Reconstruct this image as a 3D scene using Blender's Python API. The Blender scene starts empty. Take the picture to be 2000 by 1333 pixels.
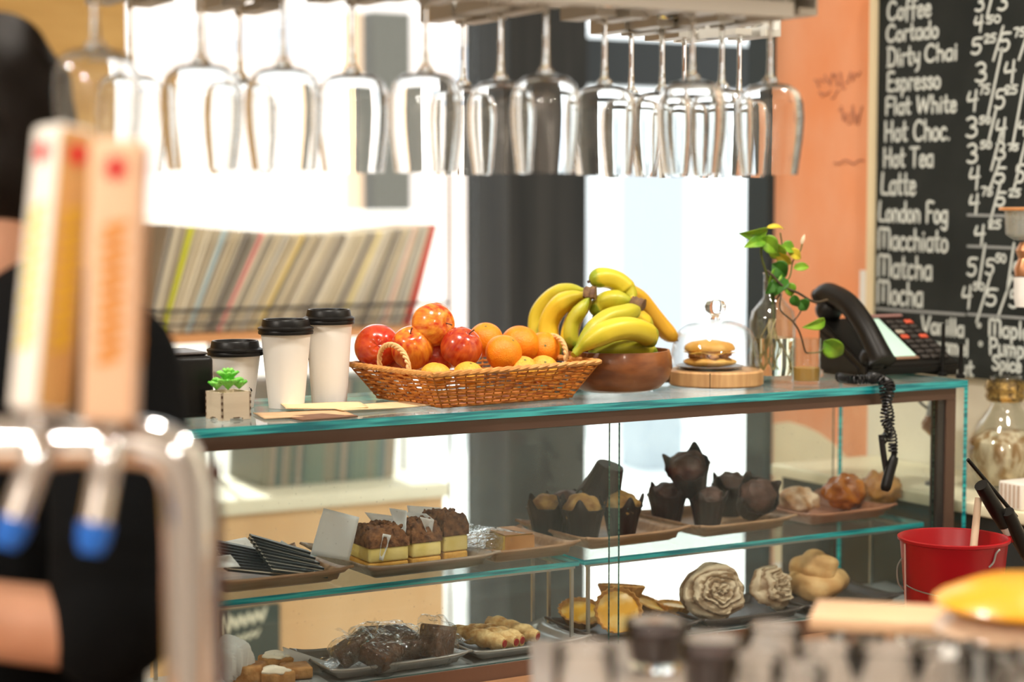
import bpy, bmesh, math, random
from mathutils import Vector, Matrix, noise as mnoise
random.seed(7)
S = bpy.context.scene
COL = S.collection
PI = math.pi
def R(d): return math.radians(d)

# ------------------------------------------------------------------ camera
F = 3700.0; CZ = 1.595; ZT = 1.25           # focal length in pixels of a 2000 px wide frame, eye height, case top height
PITCH = math.atan(274 / F)
cam = bpy.data.cameras.new('camera'); camo = bpy.data.objects.new('camera', cam); COL.objects.link(camo)
camo.location = (0, 0, CZ); camo.rotation_euler = (PI/2 - PITCH, 0, 0)
cam.sensor_width = 36; cam.lens = F / 2000 * 36; cam.clip_end = 200
cam.dof.use_dof = True; cam.dof.focus_distance = 3.18; cam.dof.aperture_fstop = 2.0
S.camera = camo
# ------------------------------------------------------------------ world, sun, exposure
W = bpy.data.worlds.new('sky'); S.world = W; W.use_nodes = True
wn = W.node_tree; wn.nodes.clear()
_o = wn.nodes.new('ShaderNodeOutputWorld'); _b = wn.nodes.new('ShaderNodeBackground')
_b.inputs[0].default_value = (0.985, 0.995, 1.0, 1); _b.inputs[1].default_value = 1.55
wn.links.new(_b.outputs[0], _o.inputs[0])
sl = bpy.data.lights.new('sun', 'SUN'); sl.energy = 4.0; sl.angle = R(2.0); sl.color = (1.0, 0.93, 0.82)
so = bpy.data.objects.new('sun', sl); COL.objects.link(so)
so.rotation_euler = Vector((0.35, -1.0, -0.95)).to_track_quat('-Z', 'Y').to_euler()
for _x, _y, _e in ((-1.3, -.8, 36), (1.2, -.9, 36), (-2.0, 1.6, 28), (-.2, 2.5, 18), (1.1, 2.7, 18), (0, -2.2, 80), (-1.2, -1.6, 40)):  # unseen fill lights added at ceiling height to brighten the room's front
    _l = bpy.data.lights.new('fill_light', 'AREA'); _l.shape = 'DISK'; _l.size = .22; _l.energy = _e; _l.color = (1.0, .93, .83)
    _lo = bpy.data.objects.new('fill_light', _l); COL.objects.link(_lo); _lo.location = (_x, _y, 2.97)
S.view_settings.view_transform = 'Standard'; S.view_settings.look = 'None'; S.view_settings.gamma = 1
S.view_settings.use_curve_mapping = False; S.view_settings.exposure = 0.85
S.cycles.use_denoising = True
S.cycles.max_bounces = 14; S.cycles.transmission_bounces = 12; S.cycles.transparent_max_bounces = 24
S.cycles.glossy_bounces = 6; S.cycles.diffuse_bounces = 4
S.cycles.sample_clamp_indirect = 6; S.cycles.caustics_reflective = False; S.cycles.caustics_refractive = True

# ------------------------------------------------------------------ where a pixel of the photograph meets the room
fw = Vector((0, math.cos(PITCH), -math.sin(PITCH))); up = Vector((0, math.sin(PITCH), math.cos(PITCH))); rt = Vector((1, 0, 0))
CAM = Vector((0, 0, CZ))
def ray(px, py): return rt*((px-1000)/F) + up*((666.5-py)/F) + fw
O = Vector((-0.49089, 2.84261, 0.0)); TH = R(30.135)      # near front corner of the display case, its direction
U = Vector((math.cos(TH), math.sin(TH), 0)); V = Vector((-math.sin(TH), math.cos(TH), 0))
def L(u, v, z=0.0): return O + U*u + V*v + Vector((0, 0, z))
def onz(px, py, z):
    d = ray(px, py); return CAM + d*((z-CZ)/d.z)
def onv(px, py, v):
    d = ray(px, py); return CAM + d*((v-(CAM-O).dot(V))/d.dot(V))
def onu(px, py, u):
    d = ray(px, py); return CAM + d*((u-(CAM-O).dot(U))/d.dot(U))
def at(px, py, Y):
    d = ray(px, py); return CAM + d*(Y/d.y)
def UV(p): q = p-O; return q.dot(U), q.dot(V)

# ------------------------------------------------------------------ materials
MATS = {}
def mat(name, col, rough=.5, metal=0.0, col2=None, nscale=20, nstretch=(1,1,1), lo=.35, hi=.65, bump=0, bscale=60,
        trans=0, ior=1.45, spec=.5, sss=0, coat=0, detail=4, emit=0):
    if name in MATS: return MATS[name]
    m = bpy.data.materials.new(name); m.use_nodes = True; nt = m.node_tree; p = nt.nodes['Principled BSDF']
    def s(k, v):
        if k in p.inputs: p.inputs[k].default_value = v
    s('Base Color', (*col, 1)); s('Roughness', rough); s('Metallic', metal); s('IOR', ior)
    s('Transmission Weight', trans); s('Specular IOR Level', spec); s('Coat Weight', coat); s('Coat Roughness', .08)
    if sss: s('Subsurface Weight', sss); s('Subsurface Radius', (.02, .01, .006)); s('Subsurface Scale', .3)
    if emit: s('Emission Color', (*col, 1)); s('Emission Strength', emit)
    if col2 is not None or bump:
        tc = nt.nodes.new('ShaderNodeTexCoord'); mp = nt.nodes.new('ShaderNodeMapping')
        mp.inputs['Scale'].default_value = nstretch; nt.links.new(tc.outputs['Object'], mp.inputs[0])
    if col2 is not None:
        n = nt.nodes.new('ShaderNodeTexNoise'); n.inputs['Scale'].default_value = nscale; n.inputs['Detail'].default_value = detail
        nt.links.new(mp.outputs[0], n.inputs['Vector'])
        r = nt.nodes.new('ShaderNodeValToRGB'); r.color_ramp.elements[0].position = lo; r.color_ramp.elements[1].position = hi
        r.color_ramp.elements[0].color = (*col, 1); r.color_ramp.elements[1].color = (*col2, 1)
        nt.links.new(n.outputs[0], r.inputs[0]); nt.links.new(r.outputs[0], p.inputs['Base Color'])
    if bump:
        n2 = nt.nodes.new('ShaderNodeTexNoise'); n2.inputs['Scale'].default_value = bscale; n2.inputs['Detail'].default_value = 5
        nt.links.new(mp.outputs[0], n2.inputs['Vector'])
        b = nt.nodes.new('ShaderNodeBump'); b.inputs['Strength'].default_value = bump; b.inputs['Distance'].default_value = .004
        nt.links.new(n2.outputs[0], b.inputs['Height']); nt.links.new(b.outputs[0], p.inputs['Normal'])
    MATS[name] = m; return m

def pane(name, tint=(.93, .97, .96), refl=1.0, dirt_sheen=0.0, bump=0.0, dirt_sheen_col=(.85, .9, .9), power=5):
    """thin clear sheet: light passes straight on, fresnel reflection, faint smears and painted sheen"""
    m = bpy.data.materials.new(name); m.use_nodes = True; nt = m.node_tree; nt.nodes.clear()
    o = nt.nodes.new('ShaderNodeOutputMaterial'); t = nt.nodes.new('ShaderNodeBsdfTransparent'); g = nt.nodes.new('ShaderNodeBsdfGlossy')
    t.inputs[0].default_value = (*tint, 1); g.inputs['Roughness'].default_value = .03
    lw = nt.nodes.new('ShaderNodeLayerWeight'); lw.inputs[0].default_value = .5
    pw = nt.nodes.new('ShaderNodeMath'); pw.operation = 'POWER'; pw.inputs[1].default_value = power
    nt.links.new(lw.outputs['Facing'], pw.inputs[0])
    mu = nt.nodes.new('ShaderNodeMath'); mu.operation = 'MULTIPLY_ADD'; mu.inputs[1].default_value = .9; mu.inputs[2].default_value = .04*refl; mu.use_clamp = True
    nt.links.new(pw.outputs[0], mu.inputs[0]); mx = nt.nodes.new('ShaderNodeMixShader')
    nt.links.new(mu.outputs[0], mx.inputs[0]); nt.links.new(t.outputs[0], mx.inputs[1]); nt.links.new(g.outputs[0], mx.inputs[2])
    last = mx
    tc = nt.nodes.new('ShaderNodeTexCoord')
    if bump:
        n = nt.nodes.new('ShaderNodeTexNoise'); n.inputs['Scale'].default_value = 45; n.inputs['Distortion'].default_value = 1.5
        nt.links.new(tc.outputs['Object'], n.inputs['Vector'])
        b = nt.nodes.new('ShaderNodeBump'); b.inputs['Strength'].default_value = bump; b.inputs['Distance'].default_value = .01
        nt.links.new(n.outputs[0], b.inputs['Height']); nt.links.new(b.outputs[0], g.inputs['Normal']); nt.links.new(b.outputs[0], lw.inputs['Normal'])
    if dirt_sheen:
        d = nt.nodes.new('ShaderNodeBsdfDiffuse'); d.inputs[0].default_value = (*dirt_sheen_col, 1)
        tl = nt.nodes.new('ShaderNodeBsdfTranslucent'); tl.inputs[0].default_value = (*dirt_sheen_col, 1)
        ad = nt.nodes.new('ShaderNodeMixShader'); ad.inputs[0].default_value = .5
        nt.links.new(d.outputs[0], ad.inputs[1]); nt.links.new(tl.outputs[0], ad.inputs[2])
        n = nt.nodes.new('ShaderNodeTexNoise'); n.inputs['Scale'].default_value = 6; n.inputs['Detail'].default_value = 8; n.inputs['Distortion'].default_value = 1.2
        nt.links.new(tc.outputs['Object'], n.inputs['Vector'])
        r = nt.nodes.new('ShaderNodeMapRange'); r.inputs[1].default_value = .35; r.inputs[2].default_value = .8
        r.inputs[3].default_value = dirt_sheen*.4; r.inputs[4].default_value = dirt_sheen*2.5
        nt.links.new(n.outputs[0], r.inputs[0])
        n3 = nt.nodes.new('ShaderNodeTexVoronoi'); n3.inputs['Scale'].default_value = 55
        nt.links.new(tc.outputs['Object'], n3.inputs['Vector'])
        r3 = nt.nodes.new('ShaderNodeMapRange'); r3.inputs[1].default_value = .05; r3.inputs[2].default_value = .10
        r3.inputs[3].default_value = .16; r3.inputs[4].default_value = 0
        nt.links.new(n3.outputs['Distance'], r3.inputs[0])
        mxx = nt.nodes.new('ShaderNodeMath'); mxx.operation = 'MAXIMUM'
        nt.links.new(r.outputs[0], mxx.inputs[0]); nt.links.new(r3.outputs[0], mxx.inputs[1])
        m2 = nt.nodes.new('ShaderNodeMixShader')
        nt.links.new(mxx.outputs[0], m2.inputs[0]); nt.links.new(last.outputs[0], m2.inputs[1]); nt.links.new(ad.outputs[0], m2.inputs[2]); last = m2
    nt.links.new(last.outputs[0], o.inputs[0]); MATS[name] = m; return m

def tealedge(name, c1, c2):
    m = bpy.data.materials.new(name); m.use_nodes = True; nt = m.node_tree; nt.nodes.clear()
    o = nt.nodes.new('ShaderNodeOutputMaterial')
    d = nt.nodes.new('ShaderNodeBsdfDiffuse'); d.inputs[0].default_value = (*c1, 1)
    t = nt.nodes.new('ShaderNodeBsdfTranslucent'); t.inputs[0].default_value = (*c2, 1)
    g = nt.nodes.new('ShaderNodeBsdfGlossy'); g.inputs['Roughness'].default_value = .12
    tc = nt.nodes.new('ShaderNodeTexCoord'); mp = nt.nodes.new('ShaderNodeMapping'); mp.inputs['Scale'].default_value = (5, 5, 120)
    nz = nt.nodes.new('ShaderNodeTexNoise'); nz.inputs['Scale'].default_value = 1.6; nt.links.new(tc.outputs['Object'], mp.inputs[0]); nt.links.new(mp.outputs[0], nz.inputs['Vector'])
    for nd, c in ((d, c1), (t, c2)):
        rp = nt.nodes.new('ShaderNodeValToRGB'); rp.color_ramp.elements[0].position = .40; rp.color_ramp.elements[1].position = .60
        rp.color_ramp.elements[0].color = (c[0]*.3, c[1]*.45, c[2]*.55, 1); rp.color_ramp.elements[1].color = (c[0]+.06, min(1, c[1]*1.25), min(1, c[2]*1.2), 1)
        nt.links.new(nz.outputs[0], rp.inputs[0]); nt.links.new(rp.outputs[0], nd.inputs[0])
    m1 = nt.nodes.new('ShaderNodeMixShader'); m1.inputs[0].default_value = .6
    m2 = nt.nodes.new('ShaderNodeMixShader'); m2.inputs[0].default_value = .07
    nt.links.new(d.outputs[0], m1.inputs[1]); nt.links.new(t.outputs[0], m1.inputs[2])
    nt.links.new(m1.outputs[0], m2.inputs[1]); nt.links.new(g.outputs[0], m2.inputs[2]); nt.links.new(m2.outputs[0], o.inputs[0])
    MATS[name] = m; return m

def paper_mat(name, col, tr=.5):
    m = bpy.data.materials.new(name); m.use_nodes = True; nt = m.node_tree; nt.nodes.clear()
    o = nt.nodes.new('ShaderNodeOutputMaterial'); d = nt.nodes.new('ShaderNodeBsdfDiffuse'); t = nt.nodes.new('ShaderNodeBsdfTranslucent')
    d.inputs[0].default_value = (*col, 1); t.inputs[0].default_value = (*col, 1)
    x = nt.nodes.new('ShaderNodeMixShader'); x.inputs[0].default_value = tr
    nt.links.new(d.outputs[0], x.inputs[1]); nt.links.new(t.outputs[0], x.inputs[2]); nt.links.new(x.outputs[0], o.inputs[0])
    MATS[name] = m; return m

def glass(name, col=(1, 1, 1), rough=0.0, ior=1.45):
    m = bpy.data.materials.new(name); m.use_nodes = True; nt = m.node_tree; nt.nodes.clear()
    o = nt.nodes.new('ShaderNodeOutputMaterial'); g = nt.nodes.new('ShaderNodeBsdfGlass')
    g.inputs[0].default_value = (*col, 1); g.inputs['Roughness'].default_value = rough; g.inputs['IOR'].default_value = ior
    nt.links.new(g.outputs[0], o.inputs[0]); MATS[name] = m; return m

PANE = pane('window_pane_glass', (.97, .985, .985), .6)
DOORG = pane('sliding_glass', (.970, .992, .989), .5, dirt_sheen=.012, dirt_sheen_col=(.55, .85, .88))
SHELFG = pane('shelf_glass', (.93, .97, .96), 1.0, dirt_sheen=.03)
TOPG = pane('top_glass', (.94, .975, .965), 1.0, dirt_sheen=.13)  # heavy veil paints the window's pale reflection onto the top
FILM = pane('clear_film', (.97, .975, .975), 2.2, dirt_sheen=.008, bump=1.0)
TEAL = tealedge('teal_glass_edge', (.01, .58, .66), (.0, 1.0, 1.0))
GEDGE = tealedge('dark_glass_edge', (.02, .10, .08), (.04, .25, .2))
GLASS = glass('clear_glass'); WATER = glass('water', (.97, .97, .9), 0, 1.33)
PARCH = paper_mat('parchment_paper', (.94, .95, .95), .6)
BRONZE = mat('bronze_rail', (.115, .070, .050), .5, .2, spec=.3)
DARKMET = mat('dark_metal', (.05, .047, .045), .4, .5)
STEEL = mat('brushed_steel', (.40, .42, .41), .35, .8)
CHROME = mat('chrome', (.75, .75, .76), .10, 1.0)
WHITEP = mat('white_paper_cup', (.86, .83, .78), .55)
BLACKP = mat('black_plastic', (.006, .0055, .005), .38, spec=.3)
TRAYW = mat('tray_wood', (.30, .165, .085), .5, col2=(.42, .25, .14), nscale=14, nstretch=(1, 8, 8))
GREYTRAY = mat('grey_wood_tray', (.26, .19, .14), .5, col2=(.36, .28, .21), nscale=14, nstretch=(1, 8, 8))

# ------------------------------------------------------------------ geometry collector
class G:
    def __init__(s): s.v = []; s.f = []; s.m = []; s.mi = 0
    def add(s, vs, fs, M=None):
        b = len(s.v)
        for v in vs:
            v = Vector(v); s.v.append(M @ v if M is not None else v)
        for f in fs: s.f.append(tuple(b+i for i in f)); s.m.append(s.mi)
        return s
    def box(s, lo, hi, M=None, edge_mi=None, bevel=0):
        x0, y0, z0 = lo; x1, y1, z1 = hi
        if bevel:
            bm = bmesh.new(); bmesh.ops.create_cube(bm, size=1)
            for v in bm.verts: v.co = Vector(((x0+x1)/2+v.co.x*(x1-x0), (y0+y1)/2+v.co.y*(y1-y0), (z0+z1)/2+v.co.z*(z1-z0)))
            bmesh.ops.bevel(bm, geom=bm.edges[:], offset=bevel, segments=3, affect='EDGES', profile=.5)
            bm.verts.index_update()
            s.add([v.co.copy() for v in bm.verts], [[v.index for v in f.verts] for f in bm.faces], M); bm.free(); return s
        vs = [(x0,y0,z0),(x1,y0,z0),(x1,y1,z0),(x0,y1,z0),(x0,y0,z1),(x1,y0,z1),(x1,y1,z1),(x0,y1,z1)]
        fs = [(0,3,2,1),(4,5,6,7),(0,1,5,4),(1,2,6,5),(2,3,7,6),(3,0,4,7)]
        if edge_mi is None: return s.add(vs, fs, M)
        # edge_mi: axis of the two large faces; the other four are edges (material 1)
        big = {'z': (0, 1), 'y': (2, 4), 'x': (3, 5)}[edge_mi]
        b = len(s.v)
        for v in vs:
            v = Vector(v); s.v.append(M @ v if M is not None else v)
        for k, f in enumerate(fs): s.f.append(tuple(b+i for i in f)); s.m.append(0 if k in big else 1)
        return s
    def lathe(s, prof, n=32, M=None, wob=None):
        vs = []; fs = []
        for i, (r, z) in enumerate(prof):
            for k in range(n):
                a = 2*PI*k/n; rr = r*(wob(a, z) if wob else 1)
                vs.append((rr*math.cos(a), rr*math.sin(a), z))
        for i in range(len(prof)-1):
            for k in range(n):
                k2 = (k+1) % n; a, b, c, d = i*n+k, i*n+k2, (i+1)*n+k2, (i+1)*n+k
                if prof[i][0] < 1e-6 and prof[i+1][0] < 1e-6: continue
                if prof[i][0] < 1e-6: fs.append((a, c, d))
                elif prof[i+1][0] < 1e-6: fs.append((a, b, c))
                else: fs.append((a, b, c, d))
        return s.add(vs, fs, M)
    def tube(s, pts, rad, n=10, M=None, flat=None, cap=True, sec=None):
        pts = [Vector(p) for p in pts]; N = len(pts)
        if not hasattr(rad, '__len__'): rad = [rad]*N
        T = [(pts[min(i+1, N-1)]-pts[max(i-1, 0)]).normalized() for i in range(N)]
        nrm = Vector((0, 0, 1)) if flat is None else Vector(flat)
        if abs(nrm.dot(T[0])) > .95: nrm = Vector((1, 0, 0))
        vs = []; fs = []
        for i in range(N):
            nrm = (nrm - T[i]*nrm.dot(T[i]))
            if nrm.length < 1e-6: nrm = T[i].orthogonal()
            nrm.normalize(); bn = T[i].cross(nrm)
            for k in range(n):
                a = 2*PI*k/n; q = sec(a) if sec else 1
                vs.append(pts[i] + (nrm*math.cos(a) + bn*math.sin(a))*rad[i]*q)
        for i in range(N-1):
            for k in range(n):
                k2 = (k+1) % n; fs.append((i*n+k, i*n+k2, (i+1)*n+k2, (i+1)*n+k))
        if cap: fs.append(tuple(range(n-1, -1, -1))); fs.append(tuple((N-1)*n+k for k in range(n)))
        return s.add(vs, fs, M)
    def blob(s, c, r, amp=0, fr=30, seg=28, ring=18, M=None, shape=None, seed=0):
        c = Vector(c); r = Vector(r) if hasattr(r, '__len__') else Vector((r, r, r)); vs = []; fs = []
        for i in range(ring+1):
            t = PI*i/ring
            for k in range(seg):
                a = 2*PI*k/seg; d = Vector((math.sin(t)*math.cos(a), math.sin(t)*math.sin(a), math.cos(t)))
                q = 1 + (amp*mnoise.noise(Vector((d.x*r.x, d.y*r.y, d.z*r.z))*fr + Vector((seed, seed*1.7, 0))) if amp else 0)
                if shape: q *= shape(d)
                p = Vector((d.x*r.x, d.y*r.y, d.z*r.z))*q
                vs.append((M @ p if M is not None else p) + c)
        for i in range(ring):
            for k in range(seg):
                k2 = (k+1) % seg; fs.append((i*seg+k, (i+1)*seg+k, (i+1)*seg+k2, i*seg+k2))
        return s.add(vs, fs)
    def grid(s, fn, nu, nv, M=None):
        vs = [fn(i/(nu-1), j/(nv-1)) for j in range(nv) for i in range(nu)]
        fs = [(j*nu+i, j*nu+i+1, (j+1)*nu+i+1, (j+1)*nu+i) for j in range(nv-1) for i in range(nu-1)]
        return s.add(vs, fs, M)
    def build(s, name, m, parent=None, smooth=True, label=None, solid=0, loc=None, rot=None, weld=True, offset=0):
        me = bpy.data.meshes.new(name)
        me.from_pydata([tuple(v) for v in s.v], [], s.f)
        for x in (m if isinstance(m, (list, tuple)) else [m]): me.materials.append(x)
        for p, i in zip(me.polygons, s.m): p.material_index = i
        bm = bmesh.new(); bm.from_mesh(me)
        if weld: bmesh.ops.remove_doubles(bm, verts=bm.verts, dist=1e-6)
        bmesh.ops.recalc_face_normals(bm, faces=bm.faces) if not solid else None
        bm.to_mesh(me); bm.free()
        if smooth:
            try: me.set_sharp_from_angle(angle=R(40))
            except Exception: pass
            for p in me.polygons: p.use_smooth = True
        o = bpy.data.objects.new(name, me); COL.objects.link(o)
        if solid:
            md = o.modifiers.new('thickness', 'SOLIDIFY'); md.thickness = solid; md.offset = offset
        if parent: o.parent = parent
        if loc is not None: o.location = loc
        if rot is not None: o.rotation_euler = rot
        if label: o['label'] = label
        return o

def thing(name, label, cat, loc=(0, 0, 0), rz=0.0, group=None, rot=None):
    o = bpy.data.objects.new(name, None); COL.objects.link(o); o.location = loc
    o.rotation_euler = rot if rot is not None else (0, 0, rz); o.empty_display_size = .05
    o['label'] = label; o['category'] = cat
    if group: o['group'] = group
    return o
def tag(o, label, cat, group=None):
    o['label'] = label; o['category'] = cat
    if group: o['group'] = group
    return o
def struct(o): o['kind'] = 'structure'; return o
def dup(root, loc=None, rot=None, label=None, group=None, scale=None):
    def rec(o, par):
        c = o.copy(); COL.objects.link(c); c.parent = par
        for k in list(o.children): rec(k, c)
        return c
    c = rec(root, None)
    if loc is not None: c.location = loc
    if rot is not None: c.rotation_euler = rot
    if scale is not None: c.scale = scale if hasattr(scale, '__len__') else (scale,)*3
    if label: c['label'] = label
    if group: c['group'] = group
    return c
def TM(loc, rot=(0, 0, 0), sc=(1, 1, 1)):
    from mathutils import Euler
    return Matrix.Translation(Vector(loc)) @ Euler(rot).to_matrix().to_4x4() @ Matrix.Diagonal((*sc, 1))
def bez(pts, n=24):
    """smooth path through the points"""
    P = [Vector(p) for p in pts]; out = []
    for i in range(len(P)-1):
        p0, p1, p2, p3 = P[max(i-1, 0)], P[i], P[i+1], P[min(i+2, len(P)-1)]
        k = max(2, n//(len(P)-1))
        for j in range(k):
            t = j/k
            out.append(.5*((2*p1)+(p2-p0)*t+(2*p0-5*p1+4*p2-p3)*t*t+(3*p1-p0-3*p2+p3)*t**3))
    out.append(P[-1]); return out

# ================================================================== the room
CASE = Matrix.Translation(O) @ Matrix.Rotation(TH, 4, 'Z')          # x along the case, y away from the bar, z up
def sbox(name, lo, hi, m, kind=True, label=None, parent=None):
    o = G().box(lo, hi).build(name, m, parent, smooth=False)
    if parent is None: o.matrix_world = CASE
    if kind: struct(o)
    return o
OCHRE = mat('ochre_wood_wall', (.50, .29, .08), .7, col2=(.60, .37, .12), nscale=3, nstretch=(1, 1, 5))
SALMON = mat('salmon_plaster', (.82, .30, .12), .8, col2=(.86, .46, .29), nscale=3.5, nstretch=(1, 1, .6), lo=.3, hi=.7)
CREAMW = mat('cream_wall', (.80, .76, .64), .8)
FLOORM = mat('pale_floor', (.62, .56, .48), .5, col2=(.70, .64, .56), nscale=4)
CEILM = mat('ceiling_white', (.78, .76, .72), .9)
COLM = mat('charcoal_column', (.016, .016, .014), .7, col2=(.032, .031, .026), nscale=3, nstretch=(6, 6, .3), spec=.2)
sbox('floor', (-3.2, -6, -.06), (4.2, 2.7, 0), FLOORM)
sbox('ceiling', (-3.2, -4.2, 3.0), (4.2, 2.7, 3.1), CEILM)
_wr = mat('warm_rear_wall', (.36, .31, .27), .85)
_g = G().box((-3.2, -4.2, 0), (4.2, -4.1, 3.0))
_o = _g.build('wall_rear', _wr, None, False); _o.matrix_world = CASE; struct(_o)
sbox('wall_side', (-3.3, -4.1, 0), (-3.2, 2.6, 3.0), mat('warm_rear_wall', (.36, .31, .27), .85))
sbox('wall_left', (-3.2, 2.6, 0), (.795, 2.7, 3.0), OCHRE)
sbox('wall_right', (1.9, -3.5, 0), (2.02, .655, 3.0), CREAMW)
wc = sbox('wall_corner', (1.9, .655, 0), (2.02, 1.01, 3.0), SALMON)
arc = [(1512, 828), (1540, 824), (1570, 832), (1600, 846), (1630, 868), (1655, 895), (1678, 925), (1690, 948), (1690, 1082), (1512, 1099)]
g = G(); p0 = [onu(x, y, 1.9) for x, y in arc]; g.add([p - U*.002 for p in p0] + p0, [tuple(range(10)), tuple(range(19, 9, -1))] + [(i, (i+1) % 10, 10+(i+1) % 10, 10+i) for i in range(10)])
struct(g.build('cream_arc', mat('arc_cream', (.84, .74, .52), .8), smooth=False))  # cream arc shape laid flat on the salmon wall
arc = [(1690, 1083), (1690, 1300), (1512, 1300), (1512, 1100)]
g = G(); p0 = [onu(x, y, 1.9) for x, y in arc]; g.add([p - U*.003 for p in p0] + p0, [(0, 1, 2, 3), (7, 6, 5, 4)] + [(i, (i+1) % 4, 4+(i+1) % 4, 4+i) for i in range(4)])
struct(g.build('white_panel', mat('panel_white', (.90, .90, .87), .7), smooth=False))  # plain white panel laid flat below the cream arc
g = G(); random.seed(11)
def wp(px, py): p = CASE.inverted() @ onu(px, py, 1.9); return Vector((p.y, 0, p.z))
for x, y, w_, h_, n_ in ((1592, 140, 90, 34, 9), (1600, 172, 40, 20, 5), (1640, 205, 46, 40, 5), (1630, 312, 60, 10, 3)):
    for k in range(n_):
        a = x + w_*k/n_; q = [(a, y+random.uniform(0, h_)), (a+w_/n_*.5, y+random.uniform(0, h_)), (a+w_/n_*.9, y+random.uniform(0, h_))]
        P = [CASE.inverted() @ onu(u_, v_, 1.9) for u_, v_ in q]; g.tube([(1.8985, p.y, p.z) for p in P], .0022, 5)
g.build('faint_scribble', mat('faded_pencil', (.46, .20, .12), .9), wc)
random.seed(23)
sbox('trim_2', (1.88, 1.012, 0), (2.04, 1.095, 3.0), mat('slate_frame', (.03, .042, .046), .6, spec=.2))
sbox('trim_3', (1.973, 2.44, 0), (2.262, 2.72, 3.0), COLM)
sbox('wall_back', (3.12, 2.6, 0), (4.2, 2.7, 3.0), CREAMW)
win = thing('window_1', 'wide street window', 'window', (0, 0, 0)); win.matrix_world = CASE; del win['label']; del win['category']; struct(win)
FR = mat('window_frame', (.03, .036, .038), .6, spec=.2)
G().box((.80, 2.62, .0), (1.97, 2.68, .07)).box((2.265, 2.62, 0), (3.115, 2.68, .07)).box((2.265, 2.6, 1.98), (3.115, 2.7, 2.13)).box((.80, 2.62, 2.93), (3.115, 2.68, 2.99)).build('window_frame', FR, win, False)
G().box((.80, 2.645, .07), (1.97, 2.653, 2.93), edge_mi='y').box((2.265, 2.645, .07), (3.115, 2.653, 2.93), edge_mi='y').build('window_pane', [PANE, PANE], win, False)
# outside
sbox('ground', (-14, 2.75, -.2), (30, 40, -.1), mat('pale_paving', (.80, .79, .77), .9, col2=(.86, .85, .84), nscale=1))
def out_box(name, lab, cat, px0, px1, ytop, ybot, v, m, dep=.25):
    a = onv(px0, ytop, v); b = onv(px1, ytop, v); zt = a.z; zb = -.1 if ybot is None else onv((px0+px1)/2, ybot, v).z
    ua, _ = UV(a); ub, _ = UV(b)
    o = G().box((ua, v, zb), (ub, v+dep, zt)).build(name, m, None, False); o.matrix_world = CASE
    return tag(o, lab, cat)
out_box('street_post', 'olive grey post standing outside the left window', 'post', 727, 803, 20, None, 6.0, mat('olive_post', (.05, .046, .03), .8), .2)
out_box('street_pillar', 'pale blue grey pillar outside, right of the dark column', 'pillar', 1262, 1342, 330, None, 7.0, mat('bluegrey_pillar', (.30, .34, .38), .8), .3)
out_box('street_pillar', 'thin tan pipe outside, just left of the olive post', 'pipe', 686, 706, 20, None, 6.0, mat('tan_pipe', (.55, .38, .24), .8), .1).name = 'street_pipe'
lw = out_box('bright_band_block', 'white block added outside for the bright band above the leaning records', 'block', 240, 862, 415, None, 4.6, mat('block_white', (.92, .92, .91), .9), .3)  # added block standing in for a band of overexposed window light
b = thing('building', 'pale building front across the street', 'building'); b.matrix_world = CASE
u0, _ = UV(onv(255, 300, 14)); u1, _ = UV(onv(940, 300, 14)); z1 = onv(600, -300, 14).z
G().box((u0-3, 14, -.1), (u1, 16, z1)).build('facade', mat('pale_facade', (.74, .62, .55), .9, col2=(.80, .74, .70), nscale=.7), b, False)
for x0, x1, y0, y1 in ((295, 375, 40, 118), (400, 470, 40, 110), (520, 600, 30, 110), (880, 930, 90, 200)):
    a = onv(x0, y1, 14); c = onv(x1, y0, 14); G().box((UV(a)[0], 13.95, a.z), (UV(c)[0], 14.02, c.z)).build('window', mat('far_window', (.42, .46, .52), .4), b, False)
b2 = thing('building', 'pale blue building across the street, right of the dark column', 'building'); b2.matrix_world = CASE
u0, _ = UV(onv(1000, 300, 17)); u1, _ = UV(onv(1600, 300, 17))
G().box((u0, 17, -.1), (u1+4, 19, onv(1300, 60, 17).z)).build('facade', mat('blue_facade', (.58, .62, .64), .9, col2=(.70, .74, .75), nscale=.6), b2, False)
for x0, x1, y0, y1 in ((1370, 1470, 125, 190), (1150, 1230, 230, 330), (1390, 1450, 250, 330)):
    a = onv(x0, y1, 17); c = onv(x1, y0, 17); G().box((UV(a)[0], 16.95, a.z), (UV(c)[0], 17.02, c.z)).build('window', MATS['far_window'], b2, False)

# ================================================================== display case
case = thing('display_case', 'glass pastry display case with teal edges and bronze rails', 'display case', O, TH)
CE = 1.585
G().box((-.02, 0, ZT-.014), (CE, .37, ZT), edge_mi='z').build('top_glass', [TOPG, TEAL], case, False)
g = G()
for v0 in (.006,): g.box((-.01, v0, ZT-.036), (1.56, v0+.024, ZT-.0145))
g.build('top_rail', BRONZE, case, False)
for u0, v0 in ((1.536, .006), (-.012, .006)):
    G().box((u0, v0, .822), (u0+.024, v0+.024, ZT-.0365)).build('corner_post', BRONZE, case, False)
G().box((1.5185, .010, .822), (1.5355, .03, ZT-.0365)).build('door_jamb', DARKMET, case, False)
G().box((1.575, 0, .60), (1.585, .37, ZT-.0145), edge_mi='x').build('end_panel', [DOORG, TEAL], case, False, label='right end glass panel with a teal edge')
G().box((-.02, 0, .822), (-.013, .37, ZT-.0145), edge_mi='x').build('end_panel', [DOORG, GEDGE], case, False)
G().box((.0, .366, .10), (1.56, .3705, ZT-.037), edge_mi='y').build('front_window', [DOORG, GEDGE], case, False)
for nm, a, b_, v0 in (('sliding_door', .0, .789, .010), ('sliding_door', .774, 1.518, .018)):
    G().box((a, v0, .822), (b_, v0+.005, ZT-.037), edge_mi='y').build(nm, [DOORG, GEDGE], case, False)
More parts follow.
